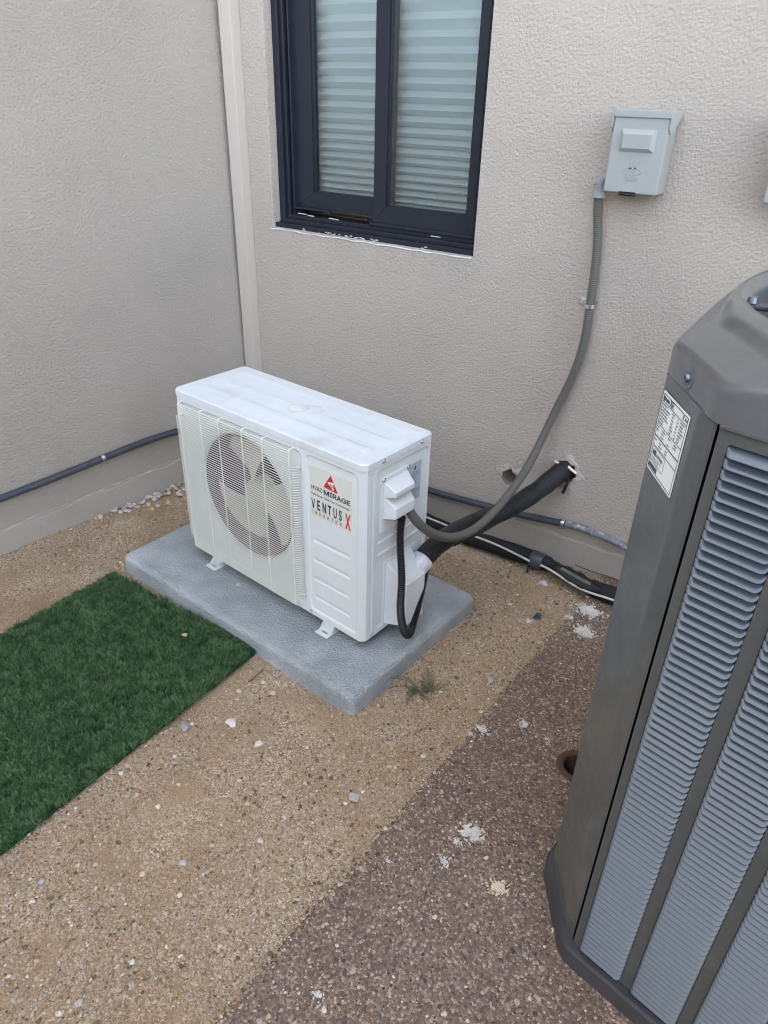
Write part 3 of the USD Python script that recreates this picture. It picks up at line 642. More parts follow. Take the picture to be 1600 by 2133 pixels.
# ------------------------------------------------------------------ disconnect boxes on the wall
def disconnect(label, loc, group=None):
    d = thing('disconnect_box', label, 'electrical box', loc, group=group)
    w, h, dp = .138, .190, .085
    b = rbox((.004, -dp+.010, 0), (w-.004, -.0005, h-.006), .003)
    obj('body', b, M_BLUEBOX, d, smooth=30)
    cv = rbox((0, -dp-.004, .001), (w, -dp+.012, h-.014), .004)
    cv = cv + hullpts([(x, y, z) for (x, z) in ((.022, .094), (.114, .094), (.114, .150), (.022, .150)) for y in (-dp-.002,)] + [(x, -dp-.013, z) for (x, z) in ((.032, .105), (.102, .105), (.102, .136), (.032, .136))])
    obj('cover', cv, M_BLUEBOX, d, smooth=25)
    hd = rbox((-.004, -dp-.008, h-.018), (w+.004, -.0005, h), .0025)
    for x in (-.0038, w+.0006):
        hd = hd + hullpts([(x+k, y, z) for k in (0, .0032) for y, z in ((-dp-.006, h-.016), (-dp-.006, h-.040), (-dp+.006, h-.052), (-dp+.030, h-.046), (-.006, h-.016))])
    obj('hood', hd, M_BLUEBOX, d, smooth=30)
    obj('latch', cat_mesh([wire([(.044, -dp-.006, -.002), (.044, -dp+.002, -.004), (.084, -dp+.002, -.004), (.084, -dp-.006, -.002)], .0016), box((.043, -dp-.0045, .001), (.085, -dp-.0035, .005))]), M_TRACK, d, smooth=30)
    lg = thing('embossed_logo', parent=d)
    t = np.linspace(0, 2*math.pi, 40)
    obj('oval', wire([(.068+.022*math.cos(a), -dp-.0042, .052+.0085*math.sin(a)) for a in t], .0008), M_BLUEBOX, lg, smooth=60)
    obj('letter', cat_mesh([box((x, -dp-.0052, .049), (x+.0045, -dp-.0035, .076)) for x in (.060, .072)] + [box((.060, -dp-.0052, .058), (.076, -dp-.0035, .0615))]), M_BLUEBOX, lg)
    obj('lettering', place_text(text('HALEX', .0085, .032, .001, bold=True), (.052, -dp-.0038, .030), (1, 0, 0), (0, 0, 1)), M_BLUEBOX, lg)
    return d
disconnect('gray electrical disconnect box fully in view on the wall above the bending conduit', (1.476, 0, 1.208))
disconnect('second gray electrical box on the wall, only its lower left edge in view', (1.862, 0, 1.214))

# conduit from the disconnect down to the unit
cd = thing('flexible_conduit', 'gray ribbed flexible conduit curving from the wall box to the white unit', 'conduit', (0, 0, 0))
pth = [(1.452, -.042, 1.195), (1.456, -.030, 1.13), (1.466, -.024, 1.05), (1.472, -.022, .90), (1.473, -.022, .80), (1.458, -.023, .69), (1.425, -.026, .575), (1.400, -.075, .45), (1.405, -.20, .390), (1.392, -.32, .333), (1.380, -.45, .312), (1.362, -.57, .336), (1.335, -.655, .392), (1.312, -.690, .440), (1.294, -.696, .470)]
obj('conduit', tube(pth, .0125, 14, ribs=(.0058, .0009)), M_CONDUIT, cd, smooth=80)
obj('elbow', cat_mesh([tube([(1.474, -.042, 1.240), (1.462, -.042, 1.238), (1.454, -.042, 1.228), (1.452, -.042, 1.205)], .0135, 14), Manifold.cylinder(.032, .0185, .018, 20).translate((1.452, -.042, 1.188)), Manifold.cylinder(.006, .020, .020, 20).translate((1.452, -.042, 1.214))]), M_ELBOW, cd, smooth=35)
st = thing('strap', parent=cd)
obj('band', tube([(1.4715+.0145*math.cos(t), -.022-.0142*math.sin(t), .902) for t in np.linspace(-.15, math.pi+.15, 14)], lambda t: .0052, 6, straight=True, flat=.35) if False else
    cat_mesh([trimesh.creation.annulus(.0132, .0150, .011, sections=32).apply_translation((1.4715, -.022, .8965))]), M_STRAP, st, smooth=30)
obj('tab', cat_mesh([rbox((1.430, -.0035, .893), (1.462, -.0008, .911), .001), rbox((1.483, -.0035, .8945), (1.489, -.0008, .9095), .001)]), M_STRAP, st, smooth=30)
obj('screw', screw((1.442, -.0035, .902), (0, -1, 0), .005, .004), M_SCREW, st, smooth=30)

# black corrugated whip
hose = tube([(1.291, -.716, .452), (1.302, -.742, .42), (1.325, -.772, .367), (1.343, -.791, .308), (1.352, -.806, .242), (1.353, -.794, .165), (1.352, -.765, .108), (1.347, -.735, .098), (1.343, -.712, .122), (1.339, -.686, .165), (1.334, -.660, .215), (1.331, -.640, .258), (1.325, -.59, .27)], .0098, 14, ribs=(.0056, .0014))
obj('black_hose', hose, M_BLKHOSE, smooth=80, label='thin black corrugated hose looping down from the white unit to the pad', cat='hose')

# taped refrigerant line set
ls = thing('pipe_bundle', 'thick black taped pipe bundle running from the broken wall hole to the white unit', 'pipe')
Pl = [(1.470, .03, .352), (1.463, -.02, .345), (1.440, -.065, .315), (1.414, -.11, .288), (1.374, -.21, .264), (1.341, -.33, .268), (1.322, -.45, .280), (1.316, -.56, .288), (1.314, -.62, .280), (1.312, -.648, .268)]
obj('taped_pipes', tube(Pl, lambda t: .0335-.003*t+.0006*math.sin(55*t), 20, wob=.10, ribs=(.012, .0005), flat=.95), M_TAPE, ls, smooth=80)
obj('drain_hose', tube([(1.455, -.03, .318), (1.428, -.085, .285), (1.40, -.14, .258), (1.366, -.225, .232), (1.345, -.31, .225), (1.33, -.40, .235), (1.325, -.47, .247)], .0075, 10, ribs=(.005, .0006)), M_BLKHOSE, ls, smooth=80)
obj('clear_wrap', tube([(1.314, -.632, .278), (1.311, -.652, .266), (1.308, -.664, .256)], lambda t: .0335-.003*t, 18, wob=.2), M_FOILWRAP, ls, smooth=60)
obj('tape_tail', tube([(1.490, -.022, .345), (1.497, -.026, .325), (1.494, -.028, .300), (1.488, -.03, .282)], lambda t: .0048+.0028*t, 8, flat=.6), M_TAPE, ls, smooth=60)
sl_ = [tube([(1.437+.016*k, -.004-.004*(k % 2), .372+.004*math.sin(k*2.1)), (1.452+.016*k, -.016, .377-.003*k), (1.465+.016*k, -.006, .366-.004*k)], .0042, 8, wob=.5, seed=k) for k in range(4)]
obj('sealant', cat_mesh(sl_), M_SEALANT, ls, smooth=60)

# conduit low along both walls
wc = thing('wall_conduit', 'slate gray conduit strapped low along both stucco walls', 'conduit')
cl, slw = math.cos(LA), math.sin(LA)
def onleft(q, z, off): # q metres along the left wall from the corner
    return (LX + slw*q + cl*(off-.014*(z-.4)), -cl*q + slw*off, z)
Pw = [onleft(q, z, .016) for q, z in ((2.6, .198), (2.0, .200), (1.5, .204), (1.09, .211), (.87, .222), (.72, .232), (.55, .243), (.40, .241), (.25, .225))]
Pw += [(.115, -.075, .19), (.30, -.022, .16), (.60, -.020, .130), (.954, -.020, .118), (1.15, -.020, .128), (1.351, -.020, .144), (1.509, -.020, .166)]
obj('conduit', tube(Pw, .0125, 12, ribs=(.0064, .00035)), M_WALLPIPE, wc, smooth=80)
obj('worn_section', tube([(1.515, -.020, .166), (1.60, -.020, .168), (1.72, -.021, .156), (1.85, -.021, .14), (2.0, -.021, .13)], .0118, 12), M_WORNPIPE, wc, smooth=80, label='section with worn whitish paint')
def clip(c, tang):
    m = trimesh.creation.annulus(.0130, .0148, .012, sections=24); m.apply_transform(trimesh.geometry.align_vectors([0, 0, 1], tang)); m.apply_translation(np.array(c)-np.array(tang)*.006); return m
a = np.array(onleft(.715, .232, .016)); b = np.array(onleft(.70, .2325, .016)); t_ = (b-a)/np.linalg.norm(b-a)
obj('strap', clip(a, t_), M_STRAP, wc, smooth=30)
obj('strap', cat_mesh([clip((1.512, -.020, .166), (.998, 0, .05)), rbox((1.503, -.003, .136), (1.521, -.0008, .153), .001)]), M_STRAP, wc, smooth=30)

# insulated pipe on the ground along the wall
gp = thing('insulated_pipe', 'black foam insulated pipe with a torn sleeve lying along the foot of the wall', 'pipe')
Pg = [(.80, -.10, .040), (1.01, -.102, .040), (1.169, -.108, .038), (1.318, -.098, .036), (1.447, -.095, .036), (1.518, -.099, .036), (1.616, -.122, .034), (1.687, -.138, .036), (1.80, -.143, .040), (1.95, -.14, .04)]
obj('foam_sleeve', tube(Pg, lambda t: .0285+.002*math.sin(17*t)-(.004 if .62 < t < .75 else 0), 20, wob=.25, flat=.9), M_FOAM, gp, smooth=60)
obj('tape_wrap', tube([(1.442, -.095, .036), (1.465, -.0955, .036), (1.487, -.0965, .036)], .0315, 20, wob=.25), plain('gray_tape', (.035, .038, .045), rough=.35, bump=.001, bscale=100), gp, smooth=60)
obj('tape_tail', tube([(1.446, -.128, .022), (1.447, -.136, .010), (1.450, -.138, .004)], .006, 8, flat=.4), M_FOAM, gp, smooth=60)
# torn opening: dark mouth and the bare pipe inside
torn = []
pg, _ = spline(Pg, 200); seg = pg[(pg[:, 0] > 1.525) & (pg[:, 0] < 1.72)]
u = np.linspace(0, 1, len(seg)); half = .019*np.sin(math.pi*u)**.7
nrm = np.array([0, -.72, .70]); tng = np.array([.05, .70, .72])
V = []
for s_, hh in zip(seg, half): V += [s_+nrm*.0290+tng*hh, s_+nrm*.0315, s_+nrm*.0290-tng*hh]
F = []
for k in range(len(seg)-1):
    for j in range(2): F.append((3*k+j, 3*k+3+j, 3*k+4+j, 3*k+1+j))
obj('torn_mouth', (np.array(V), np.array(F)), M_DARK, gp)
obj('bare_pipe', tube([s_+nrm*.0275+tng*.004 for s_ in seg[6:-6:4]], .0068, 10), M_OLIVE, gp, smooth=60)
lip = []
for sg in (1, -1):
    lip.append(tube([s_+nrm*.030+sg*tng*(hh+.001) for s_, hh in zip(seg[::3], half[::3])], lambda t, sg=sg: .0032+.0018*math.sin(23*t+sg), 8, wob=.4, seed=sg+3))
obj('torn_lip', cat_mesh(lip), M_FOAM, gp, smooth=60)
cab = [(.80, -.125, .062), (1.0, -.118, .065), (1.17, -.124, .062), (1.30, -.122, .058), (1.40, -.126, .050), (1.447, -.128, .044)]
cab2 = [(1.487, -.128, .044), (1.54, -.137, .042), (1.60, -.155, .038), (1.66, -.170, .038), (1.72, -.172, .042), (1.82, -.172, .045), (1.95, -.17, .045)]
obj('cable', tube(cab, .0040, 8), M_CABLE, gp, smooth=80); obj('cable', tube(cab2, .0040, 8), M_CABLE, gp, smooth=80)
# debris caught at the foot of the wall
obj('loose_wire', tube([(1.58, -.05, .040), (1.66, -.035, .028), (1.76, -.024, .024), (1.85, -.02, .026)], .0016, 6), M_RUST, smooth=60, label='thin rusty wire lying against the wall foot behind the torn pipe', cat='wire')

# ------------------------------------------------------------------ large gray condenser on the right
S, C = .81, .115
hv = thing('condensing_unit', 'large olive gray louvered condensing unit standing on the brown slab', 'air conditioner', (1.932, -1.248, SLAB_Z), -11)
HV[0] = str(hv.GetPath())
def octo(off=0, c=C):
    k = off*(math.sqrt(2)-1)
    x0, x1 = -off, S+off; cc = c + off - k - off*0
    cc = c + off*(2-math.sqrt(2))
    return [(x0+cc, x0), (x1-cc, x0), (x1, x0+cc), (x1, x1-cc), (x1-cc, x1), (x0+cc, x1), (x0, x1-cc), (x0, x0+cc)]
def roundpoly(P, r, n=6):
    return [p for p in CrossSection([np.array(P)]).offset(-r, m3.JoinType.Miter).offset(r, m3.JoinType.Round, 2.0, 48).to_polygons()[0]]
ZT = 1.112 - SLAB_Z
pan = extr(roundpoly(octo(.018), .05), 0, .040) + hullpts([(x, y, .0399) for x, y in roundpoly(octo(.018), .05)] + [(x, y, .046) for x, y in roundpoly(octo(.014), .05)])
obj('base_pan', pan, M_PAN, hv, smooth=30)
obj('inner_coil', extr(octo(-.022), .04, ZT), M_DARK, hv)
# corner posts
def post(R):
    d = np.array([1, -1])/math.sqrt(2); n_ = np.array([-1, -1])/math.sqrt(2); A = np.array([0, C])
    prof = [A-n_*.010+d*.010, A+n_*.0005, A+d*.004+n_*.0035, A+d*.014+n_*.0045, A+d*.119+n_*.0060, A+d*.127+n_*.0050, A+d*.156+n_*.0005, A+d*.160-n_*.002, A+d*.152-n_*.006]
    prof = np.array(prof)
    m = tri(CrossSection([prof]).extrude(ZT-.046).translate((0, 0, .046))) if CrossSection([prof]).area() > 1e-6 else tri(CrossSection([prof[::-1]]).extrude(ZT-.046).translate((0, 0, .046)))
    ctr = np.array([S/2, S/2, 0]); m.apply_translation(-ctr); m.apply_transform(trimesh.transformations.rotation_matrix(R, [0, 0, 1])); m.apply_translation(ctr); return m
for k in range(4): obj('corner_post', post(k*math.pi/2), M_TRANE, hv, smooth=20)
# louver panels
NC, PIT, COLW, COL0, COLP = 5, .01365, .082, .018, .1025
ZL0, ZL1 = .066-SLAB_Z, 1.094-SLAB_Z
rows = int((ZL1-ZL0)/PIT)
cols = [C+COL0+k*COLP for k in range(NC)]
def louver(w=COLW):
    prof = [(.0135, .0140), (.0095, .0132), (.0055, .0112), (.0005, .0078), (-.0042, .0042), (-.0072, .0018), (-.0078, .0008), (-.0072, .0001), (-.001, .0016)]
    xsn = [0, .0008, .002, .004, .007, w-.007, w-.004, w-.002, w-.0008, w]; fs = [.06, .40, .66, .86, 1, 1, .86, .66, .40, .06]
    V, F = [], []
    for x, f in zip(xsn, fs):
        for y, z in prof: V.append((x, .0008*(1-f)+y*f, .0075*(1-f)*.6 + z*(f*.6+.4) ))
    n = len(prof)
    for i_ in range(len(xsn)-1):
        for j_ in range(n-1): F.append((i_*n+j_, i_*n+j_+1, (i_+1)*n+j_+1, (i_+1)*n+j_))
    F = np.array(F); return np.array(V), F
LV, LF = louver()
def panelmesh():
    x0, x1 = C+.004, S-C-.004
    p = box((x0, .0, .046), (x1, .0016, ZT))
    for c in cols: p -= hullpts([(x, y, z) for x, z in rrect(c-.0005, ZL0, c+COLW+.0005, ZL0+rows*PIT, .004) for y in (-.01, .02)])
    lipp = rbox((x0, -.004, ZT-.006), (x1, .002, ZT-.001), .001)
    return cat_mesh([p, lipp])
def turn(m, R):
    m = tri(m).copy(); ctr = np.array([S/2, S/2, 0]); m.apply_translation(-ctr); m.apply_transform(trimesh.transformations.rotation_matrix(R, [0, 0, 1])); m.apply_translation(ctr); return m
pm_ = panelmesh()
for k in range(4): obj('louver_panel', turn(pm_, k*math.pi/2), M_TRANE, hv, smooth=20)
for k, c in enumerate(cols[:4]):
    for r_ in range(rows): obj('louver', (LV+np.array([c, 0, ZL0+r_*PIT]), LF), M_LOUVER, hv, smooth=35)
rest = []
for k in range(4):
    for q, c in enumerate(cols):
        if k == 0 and q < 4: continue
        for r_ in range(rows):
            F2 = np.vstack([LF[:, [0, 1, 2]], LF[:, [0, 2, 3]]])
            rest.append((k, LV+np.array([c, 0, ZL0+r_*PIT]), F2))
mm = []
for k in range(4):
    VV = [v for kk, v, f in rest if kk == k]; nV = len(LV)
    FF = np.vstack([f+i_*nV for i_, (kk, v, f) in enumerate([t for t in rest if t[0] == k])])
    mm.append(turn(trimesh.Trimesh(np.vstack(VV), FF, process=False), k*math.pi/2))
obj('other_louvers', cat_mesh(mm), M_LOUVER, hv, smooth=35, kind='stuff')
# domed top cover
NT = 192
oc = np.array(roundpoly(octo(.004), .028)); from shapely.geometry import Polygon as SP, LineString
ringP = SP(oc).exterior; cxy = np.array([S/2, S/2])
ths = np.linspace(0, 2*math.pi, NT, endpoint=False); bd = []
for t in ths:
    ray = LineString([tuple(cxy), tuple(cxy+2*np.array([math.cos(t), math.sin(t)]))]); q = ray.intersection(ringP); bd.append((q.x, q.y) if q.geom_type == 'Point' else (q.geoms[0].x, q.geoms[0].y))
bd = np.array(bd); RH, R1 = .386, .402
circ = cxy + R1*np.stack([np.cos(ths), np.sin(ths)], 1)
rb_ = np.linalg.norm(bd-cxy, axis=1)
zdome = lambda r: ZT + .080 - .036*smoothstep(.39, .52, r)
rings_ = []
edge_z = zdome(rb_)
def ringv(t, z): return np.c_[bd*(1-t)+circ*t, z]
inset = lambda d: np.clip(d/np.maximum(rb_-R1, .03), 0, .95)
rings_.append(np.c_[bd, np.full(NT, ZT-.002)])
rings_.append(np.c_[bd, np.full(NT, ZT+.004)])
rings_.append(np.c_[bd, edge_z-.014])
for d, dz in ((.0008, -.008), (.003, -.0035), (.007, -.0008), (.012, .0008)):
    t = inset(d); p = ringv(t[:, None], 0)if False else np.c_[bd*(1-t[:, None])+circ*t[:, None], edge_z+dz]; rings_.append(p)
for f in (.40, .50, .54, .58, .62, .66, .70, .80, .90):
    p2 = bd*(1-f)+circ*f; rr = np.linalg.norm(p2-cxy, axis=1)
    cornerness = smoothstep(.03, .08, rb_-R1)
    z = zdome(rr)+.001 + (.010*smoothstep(.52, .68, f))*cornerness
    rings_.append(np.c_[p2, z])
for dr, dz in ((.019, .0800), (.015, .0785), (.008, .0735), (.003, .0705), (.0, .067), (-.002, .060), (-.003, .03), (-.003, .01)):
    p2 = cxy + (RH+dr)*np.stack([np.cos(ths), np.sin(ths)], 1); rings_.append(np.c_[p2, np.full(NT, ZT+dz)])
V = np.vstack(rings_); F = []
for k in range(len(rings_)-1):
    j = np.arange(NT); q = np.stack([k*NT+j, k*NT+(j+1) % NT, (k+1)*NT+(j+1) % NT, (k+1)*NT+j], 1); F.append(q)
obj('top_cover', (V, np.vstack(F)), M_TOP, hv, smooth=50)
obj('fan_opening', Manifold.cylinder(.004, RH-.004, RH-.004, 64).translate((S/2, S/2, ZT-.06)), M_DARK, hv)
gt = thing('fan_guard', parent=hv)
for r in np.arange(.06, RH, .03): obj('guard_ring', wire([(S/2+r*math.cos(t), S/2+r*math.sin(t), ZT+.072+.012*(1-r/RH)) for t in np.linspace(0, 2*math.pi, 72)], .0022, 6), M_WALLPIPE, gt, smooth=60)
for t in np.arange(0, 2*math.pi, math.pi/2)+math.radians(202):
    obj('guard_arm', wire([(S/2+r*math.cos(t), S/2+r*math.sin(t), ZT+.069+.012*(1-r/RH)) for r in (.03, .2, RH+.012)], .0055, 8), M_PAN, gt, smooth=60)
    r = RH+.004; obj('bolt', cat_mesh([Manifold.cylinder(.008, .0075, .006, 12).translate((S/2+r*math.cos(t), S/2+r*math.sin(t), ZT+.074))]), M_DKSCREW, gt, smooth=30)
# corner screw in a dimple
d2 = np.array([1, -1])/math.sqrt(2); n2 = np.array([-1, -1])/math.sqrt(2); pc = np.array([0, C])+d2*.072+n2*.0045
obj('corner_screw', screw((pc[0], pc[1], ZT+.018), (n2[0], n2[1], 0), .0062, .005), M_DKSCREW, hv, smooth=30)
obj('screw_boss', cat_mesh([trimesh.creation.annulus(.008, .0135, .003, sections=28).apply_transform(trimesh.geometry.align_vectors([0, 0, 1], [n2[0], n2[1], 0])).apply_translation((pc[0]-n2[0]*.0008, pc[1]-n2[1]*.0008, ZT+.018))]), M_TOP, hv, smooth=30)
# data label on the corner post
lb = thing('data_label', parent=hv)
o = np.array([0, C]) + n2*.0040
lo = lambda s_, z: o + d2*s_
exl = (d2[0], d2[1], 0); L0 = np.array([o[0], o[1], -SLAB_Z])
tilt = math.atan2(.0015, .105)
def LBL(poly, mt, nm, h=0.0): obj(nm, sheet(poly, L0+np.append(n2*(.0013+h), 0), exl, (0, 0, 1), .0004), mt, lb)
def rect(a, b, c, d): return [(a, b), (c, b), (c, d), (a, d)]
LBL(rrect(.0155, .981, .1085, 1.0935, .003), M_LABEL, 'paper', .0012)
def lines(rs, nm, mt=M_INK):
    obj(nm, cat_mesh([sheet(rect(*r), L0+np.append(n2*.0030, 0), exl, (0, 0, 1), .0003) for r in rs]), mt, lb)
bx = [.0185, .984, .1055, 1.0905]; t1 = .0009
lines([(bx[0], bx[1], bx[2], bx[1]+t1), (bx[0], bx[3]-t1, bx[2], bx[3]), (bx[0], bx[1]+t1, bx[0]+t1, bx[3]-t1), (bx[2]-t1, bx[1]+t1, bx[2], bx[3]-t1),
       (.0195, 1.0795, .1045, 1.0803), (.0195, 1.0480, .1045, 1.0488), (.0195, 1.0310, .1045, 1.0325), (.0195, 1.0180, .1045, 1.0188)], 'ruled_lines')
lines([(.027, 1.0825, .041, 1.0865)], 'brand_mark')
obj('round_emblem', sheet([(.0230+.0030*math.cos(t), 1.0845+.0035*math.sin(t)) for t in np.linspace(0, 2*math.pi, 16)[:-1]], L0+np.append(n2*.0030, 0), exl, (0, 0, 1), .0003), M_INK, lb)
obj('model_lettering', place_text(text('XR', .0085, .0130, .0003, bold=True), L0+np.append(n2*.0030, 0)+np.append(d2*.0430, 1.0815), exl, (0, 0, 1)), M_INK, lb)
obj('certification_lettering', place_text(text('AHRI', .0070, .0135, .0003, bold=True), L0+np.append(n2*.0030, 0)+np.append(d2*.0240, 1.0060), exl, (0, 0, 1)), M_INK, lb)
obj('certification_lettering', place_text(text('CERTIFIED', .0045, .0230, .0003, bold=True), L0+np.append(n2*.0030, 0)+np.append(d2*.0390, 1.0065), exl, (0, 0, 1)), M_INKG, lb)
fr_ = np.array(rrect(.0210, .9945, .0690, 1.0165, .004)); fr2 = np.array(rrect(.0217, .9952, .0683, 1.0158, .0035))
from shapely.geometry import Polygon as PG
pg_ = PG(fr_, [fr2]); m_ = trimesh.creation.extrude_polygon(pg_, .0003, engine='earcut'); obj('certification_frame', place_text(m_, L0+np.append(n2*.0030, 0), exl, (0, 0, 1)), M_INKG, lb)
fp = []; rp = np.random.default_rng(11)
for z in np.arange(1.0505, 1.078, .0042):
    x = .021
    for col in ((.021, .050), (.058, .068), (.076, .082), (.086, .102)):
        L = rp.uniform(.4, 1)*(col[1]-col[0]); fp.append((col[0], z, col[0]+L, z+.0018))
for z in (1.035, 1.0395, 1.0435, 1.0215, 1.0255):
    for col in ((.021, .032), (.038, .052), (.062, .075), (.082, .10)):
        if rp.random() < .8: fp.append((col[0], z, col[0]+rp.uniform(.5, 1)*(col[1]-col[0]), z+.0017))
for z in (.9970, .9995, 1.0025): fp.append((.0240, z, .0240+rp.uniform(.025, .04), z+.0009))
fp += [(.0890, 1.0825, .0925, 1.0885), (.0960, 1.0835, .1035, 1.0870)]
lines(fp, 'fine_print', M_INKG)
lines([(.0200+k*.0016, .9862, .0200+k*.0016+(.0005+.0006*((k*7) % 3 == 0)), .9925) for k in range(20)], 'bar_code')

# ------------------------------------------------------------------ artificial turf
turf = thing('artificial_turf', 'dark green rectangle of artificial grass lying on the sand at the left', 'turf', (0, 0, 0))
TX0, TX1, TY0, TY1 = .325, .978, -2.7, -.975
nx, ny = 40, 90
gx, gy = np.meshgrid(np.linspace(TX0, TX1, nx), np.linspace(TY0, TY1, ny), indexing='ij')
def turf_edge(x, y): return y + .012*np.sin(x*9) , x
gzv = np.maximum(gz(gx, gy)*.5, -.002)+.007
V = np.stack([gx, gy, gzv], -1).reshape(-1, 3); i = np.arange(nx-1)[:, None]*ny+np.arange(ny-1)[None]
F = np.concatenate([np.stack([i, i+ny, i+ny+1], -1).reshape(-1, 3), np.stack([i, i+ny+1, i+1], -1).reshape(-1, 3)])
obj('backing', (V, F), M_BACKING, turf, smooth=True)
def instancer(path, protos, pos, idx, yaw, scale, tilt=None, kind='stuff', label=None, cat=None):
    pi = UsdGeom.PointInstancer.Define(stage, path); pr = UsdGeom.Scope.Define(stage, path+'/prototypes'); rel = pi.CreatePrototypesRel()
    for k, (mesh, mt) in enumerate(protos):
        mp = usdkit.mesh(stage, f'{path}/prototypes/shape_{k:03d}', mesh, mt, smooth=False); rel.AddTarget(mp.GetPath())
    pi.CreatePositionsAttr(Vt.Vec3fArray.FromNumpy(np.asarray(pos, np.float32)))
    pi.CreateProtoIndicesAttr(Vt.IntArray.FromNumpy(np.asarray(idx, np.int32)))
    n = len(pos); q = np.zeros((n, 4))
    q[:, 0] = np.cos(yaw/2); q[:, 3] = np.sin(yaw/2)
    if tilt is not None:      # quaternion yaw * tilt about x
        ct, stt = np.cos(tilt/2), np.sin(tilt/2); c_, s__ = q[:, 0].copy(), q[:, 3].copy()
        q = np.stack([c_*ct, c_*stt, s__*stt, s__*ct], 1)
    pi.CreateOrientationsAttr(Vt.QuathArray([Gf.Quath(float(a), float(b), float(c), float(d)) for a, b, c, d in q]))
    pi.CreateScalesAttr(Vt.Vec3fArray.FromNumpy(np.asarray(scale, np.float32)))
    return tag(pi.GetPrim(), label, cat, None, kind)
def tuft(seed, n=16):
    r_ = np.random.default_rng(seed); V, F = [], []
    for _ in range(n):
        a = r_.uniform(0, 2*math.pi); bx, by = r_.normal(0, .0035, 2); h = r_.uniform(.012, .023); w = r_.uniform(.0006, .0010); ln = r_.uniform(.15, .9)*h; tw = r_.uniform(0, 2*math.pi)
        dx, dy = math.cos(a), math.sin(a); px, py = math.cos(tw), math.sin(tw); b = len(V)
        for f, wf in ((0, 1), (.4, .95), (.75, .75), (1, .1)):
            cx, cyy, cz_ = bx+dx*ln*f*f, by+dy*ln*f*f, h*(f-.18*f*f*ln/h)
            V += [(cx-px*w*wf, cyy-py*w*wf, cz_), (cx+px*w*wf, cyy+py*w*wf, cz_)]
        for k in range(3): F.append((b+2*k, b+2*k+1, b+2*k+3, b+2*k+2))
    F = np.array(F); return np.array(V), F
protos = [(tuft(40+k), M_GRASS[[0, 2, 0, 1, 2][k % 5]]) for k in range(10)]
NT_ = 26000
tx = rng.uniform(TX0, TX1, NT_); ty = rng.uniform(-2.35, TY1, NT_)
edge_w = .006*(meshkit.noise(np.stack([tx*25, ty*25, tx*0], -1))-.5)
keep = (tx > TX0-edge_w) & (tx < TX1+edge_w) & (ty < TY1+edge_w)
tx, ty = tx[keep], ty[keep]; n = len(tx)
sc = (.85+.3*meshkit.noise(np.stack([tx*7, ty*7, tx*0], -1)))*rng.uniform(.8, 1.15, n)
instancer(str(turf.GetPath())+'/blades', protos, np.stack([tx, ty, np.maximum(gz(tx, ty)*.5, -.002)+.007], 1), rng.integers(0, len(protos), n), rng.uniform(0, 2*math.pi, n), np.stack([sc, sc, sc], 1), tilt=rng.normal(0, .18, n))

# ------------------------------------------------------------------ gravel and embedded aggregate
def pebble(seed, flat=.6, sub=1, rough=.35):
    r_ = np.random.default_rng(seed); m = trimesh.creation.icosphere(subdivisions=sub, radius=1.0)
    v = np.array(m.vertices); v = v*(1+rough*(meshkit.noise(v*1.3+seed*3.1, seed)-.5)*2)[:, None]
    v[:, 0] *= r_.uniform(.95, 1.4); v[:, 2] *= flat*r_.uniform(.8, 1.15); return v, np.array(m.faces)
gpro = [(pebble(k, .7), M_GRAVEL) for k in range(8)]
NG = 260000
px_ = rng.uniform(-.35, 1.70, NG); py_ = rng.uniform(-2.15, -.005, NG)
dens = meshkit.fbm(np.stack([px_*3.3, py_*3.3, px_*0], -1), 4, 21)
dens = smoothstep(.44, .56, dens + .10*smoothstep(-1.2, -2.0, py_) + .06*smoothstep(.5, 1.5, px_))
lw_x = LX + math.tan(LA)*(-py_) + .004
edge_fade = smoothstep(.02, -.005, px_-slab_edge(py_))
keep = (rng.random(NG) < (.07+.93*dens)*edge_fade) & (px_ > lw_x)
keep &= ~((px_ > TX0+.01) & (px_ < TX1-.004) & (py_ < TY1-.004))
cpd, spd = math.cos(.0802), math.sin(.0802)
qx = (px_-.3221)*cpd - (py_+.9325)*spd; qy = (px_-.3221)*spd + (py_+.9325)*cpd
keep &= ~((qx > 0) & (qx < PW) & (qy > 0) & (qy < PD))
px_, py_ = px_[keep], py_[keep]; n = len(px_)
size = np.clip(rng.lognormal(math.log(.0015), .45, n), .0008, .0045)
instancer('/World/gravel', gpro, np.stack([px_, py_, np.maximum(gz(px_, py_), np.where(px_ > slab_edge(py_), SLAB_Z, -1))+size*.25], 1), rng.integers(0, 8, n), rng.uniform(0, 6.28, n), np.stack([size]*3, 1), tilt=rng.normal(0, .5, n),
          label='fine tan and gray gravel scattered over the sand', cat='gravel')
apro = [(pebble(60+k, .42, rough=.25), M_AGG) for k in range(8)]
NA = 42000
ax = rng.uniform(1.53, 2.45, NA); ay = rng.uniform(-2.1, -.0, NA)
keep = (ax > slab_edge(ay)+.006) & (np.hypot(ax-DRAIN[0], ay-DRAIN[1]) > DR+.012) & (rng.random(NA) < .55+.45*meshkit.fbm(np.stack([ax*5, ay*5, ax*0], -1), 3, 5))
ax, ay = ax[keep], ay[keep]; n = len(ax)
size = np.clip(rng.lognormal(math.log(.0020), .42, n), .0011, .0062)
instancer('/World/aggregate', apro, np.stack([ax, ay, SLAB_Z - size*.18], 1), rng.integers(0, 8, n), rng.uniform(0, 6.28, n), np.stack([size]*3, 1), tilt=rng.normal(0, .12, n),
          label='dark and tan pebbles embedded in the brown slab surface', cat='aggregate')

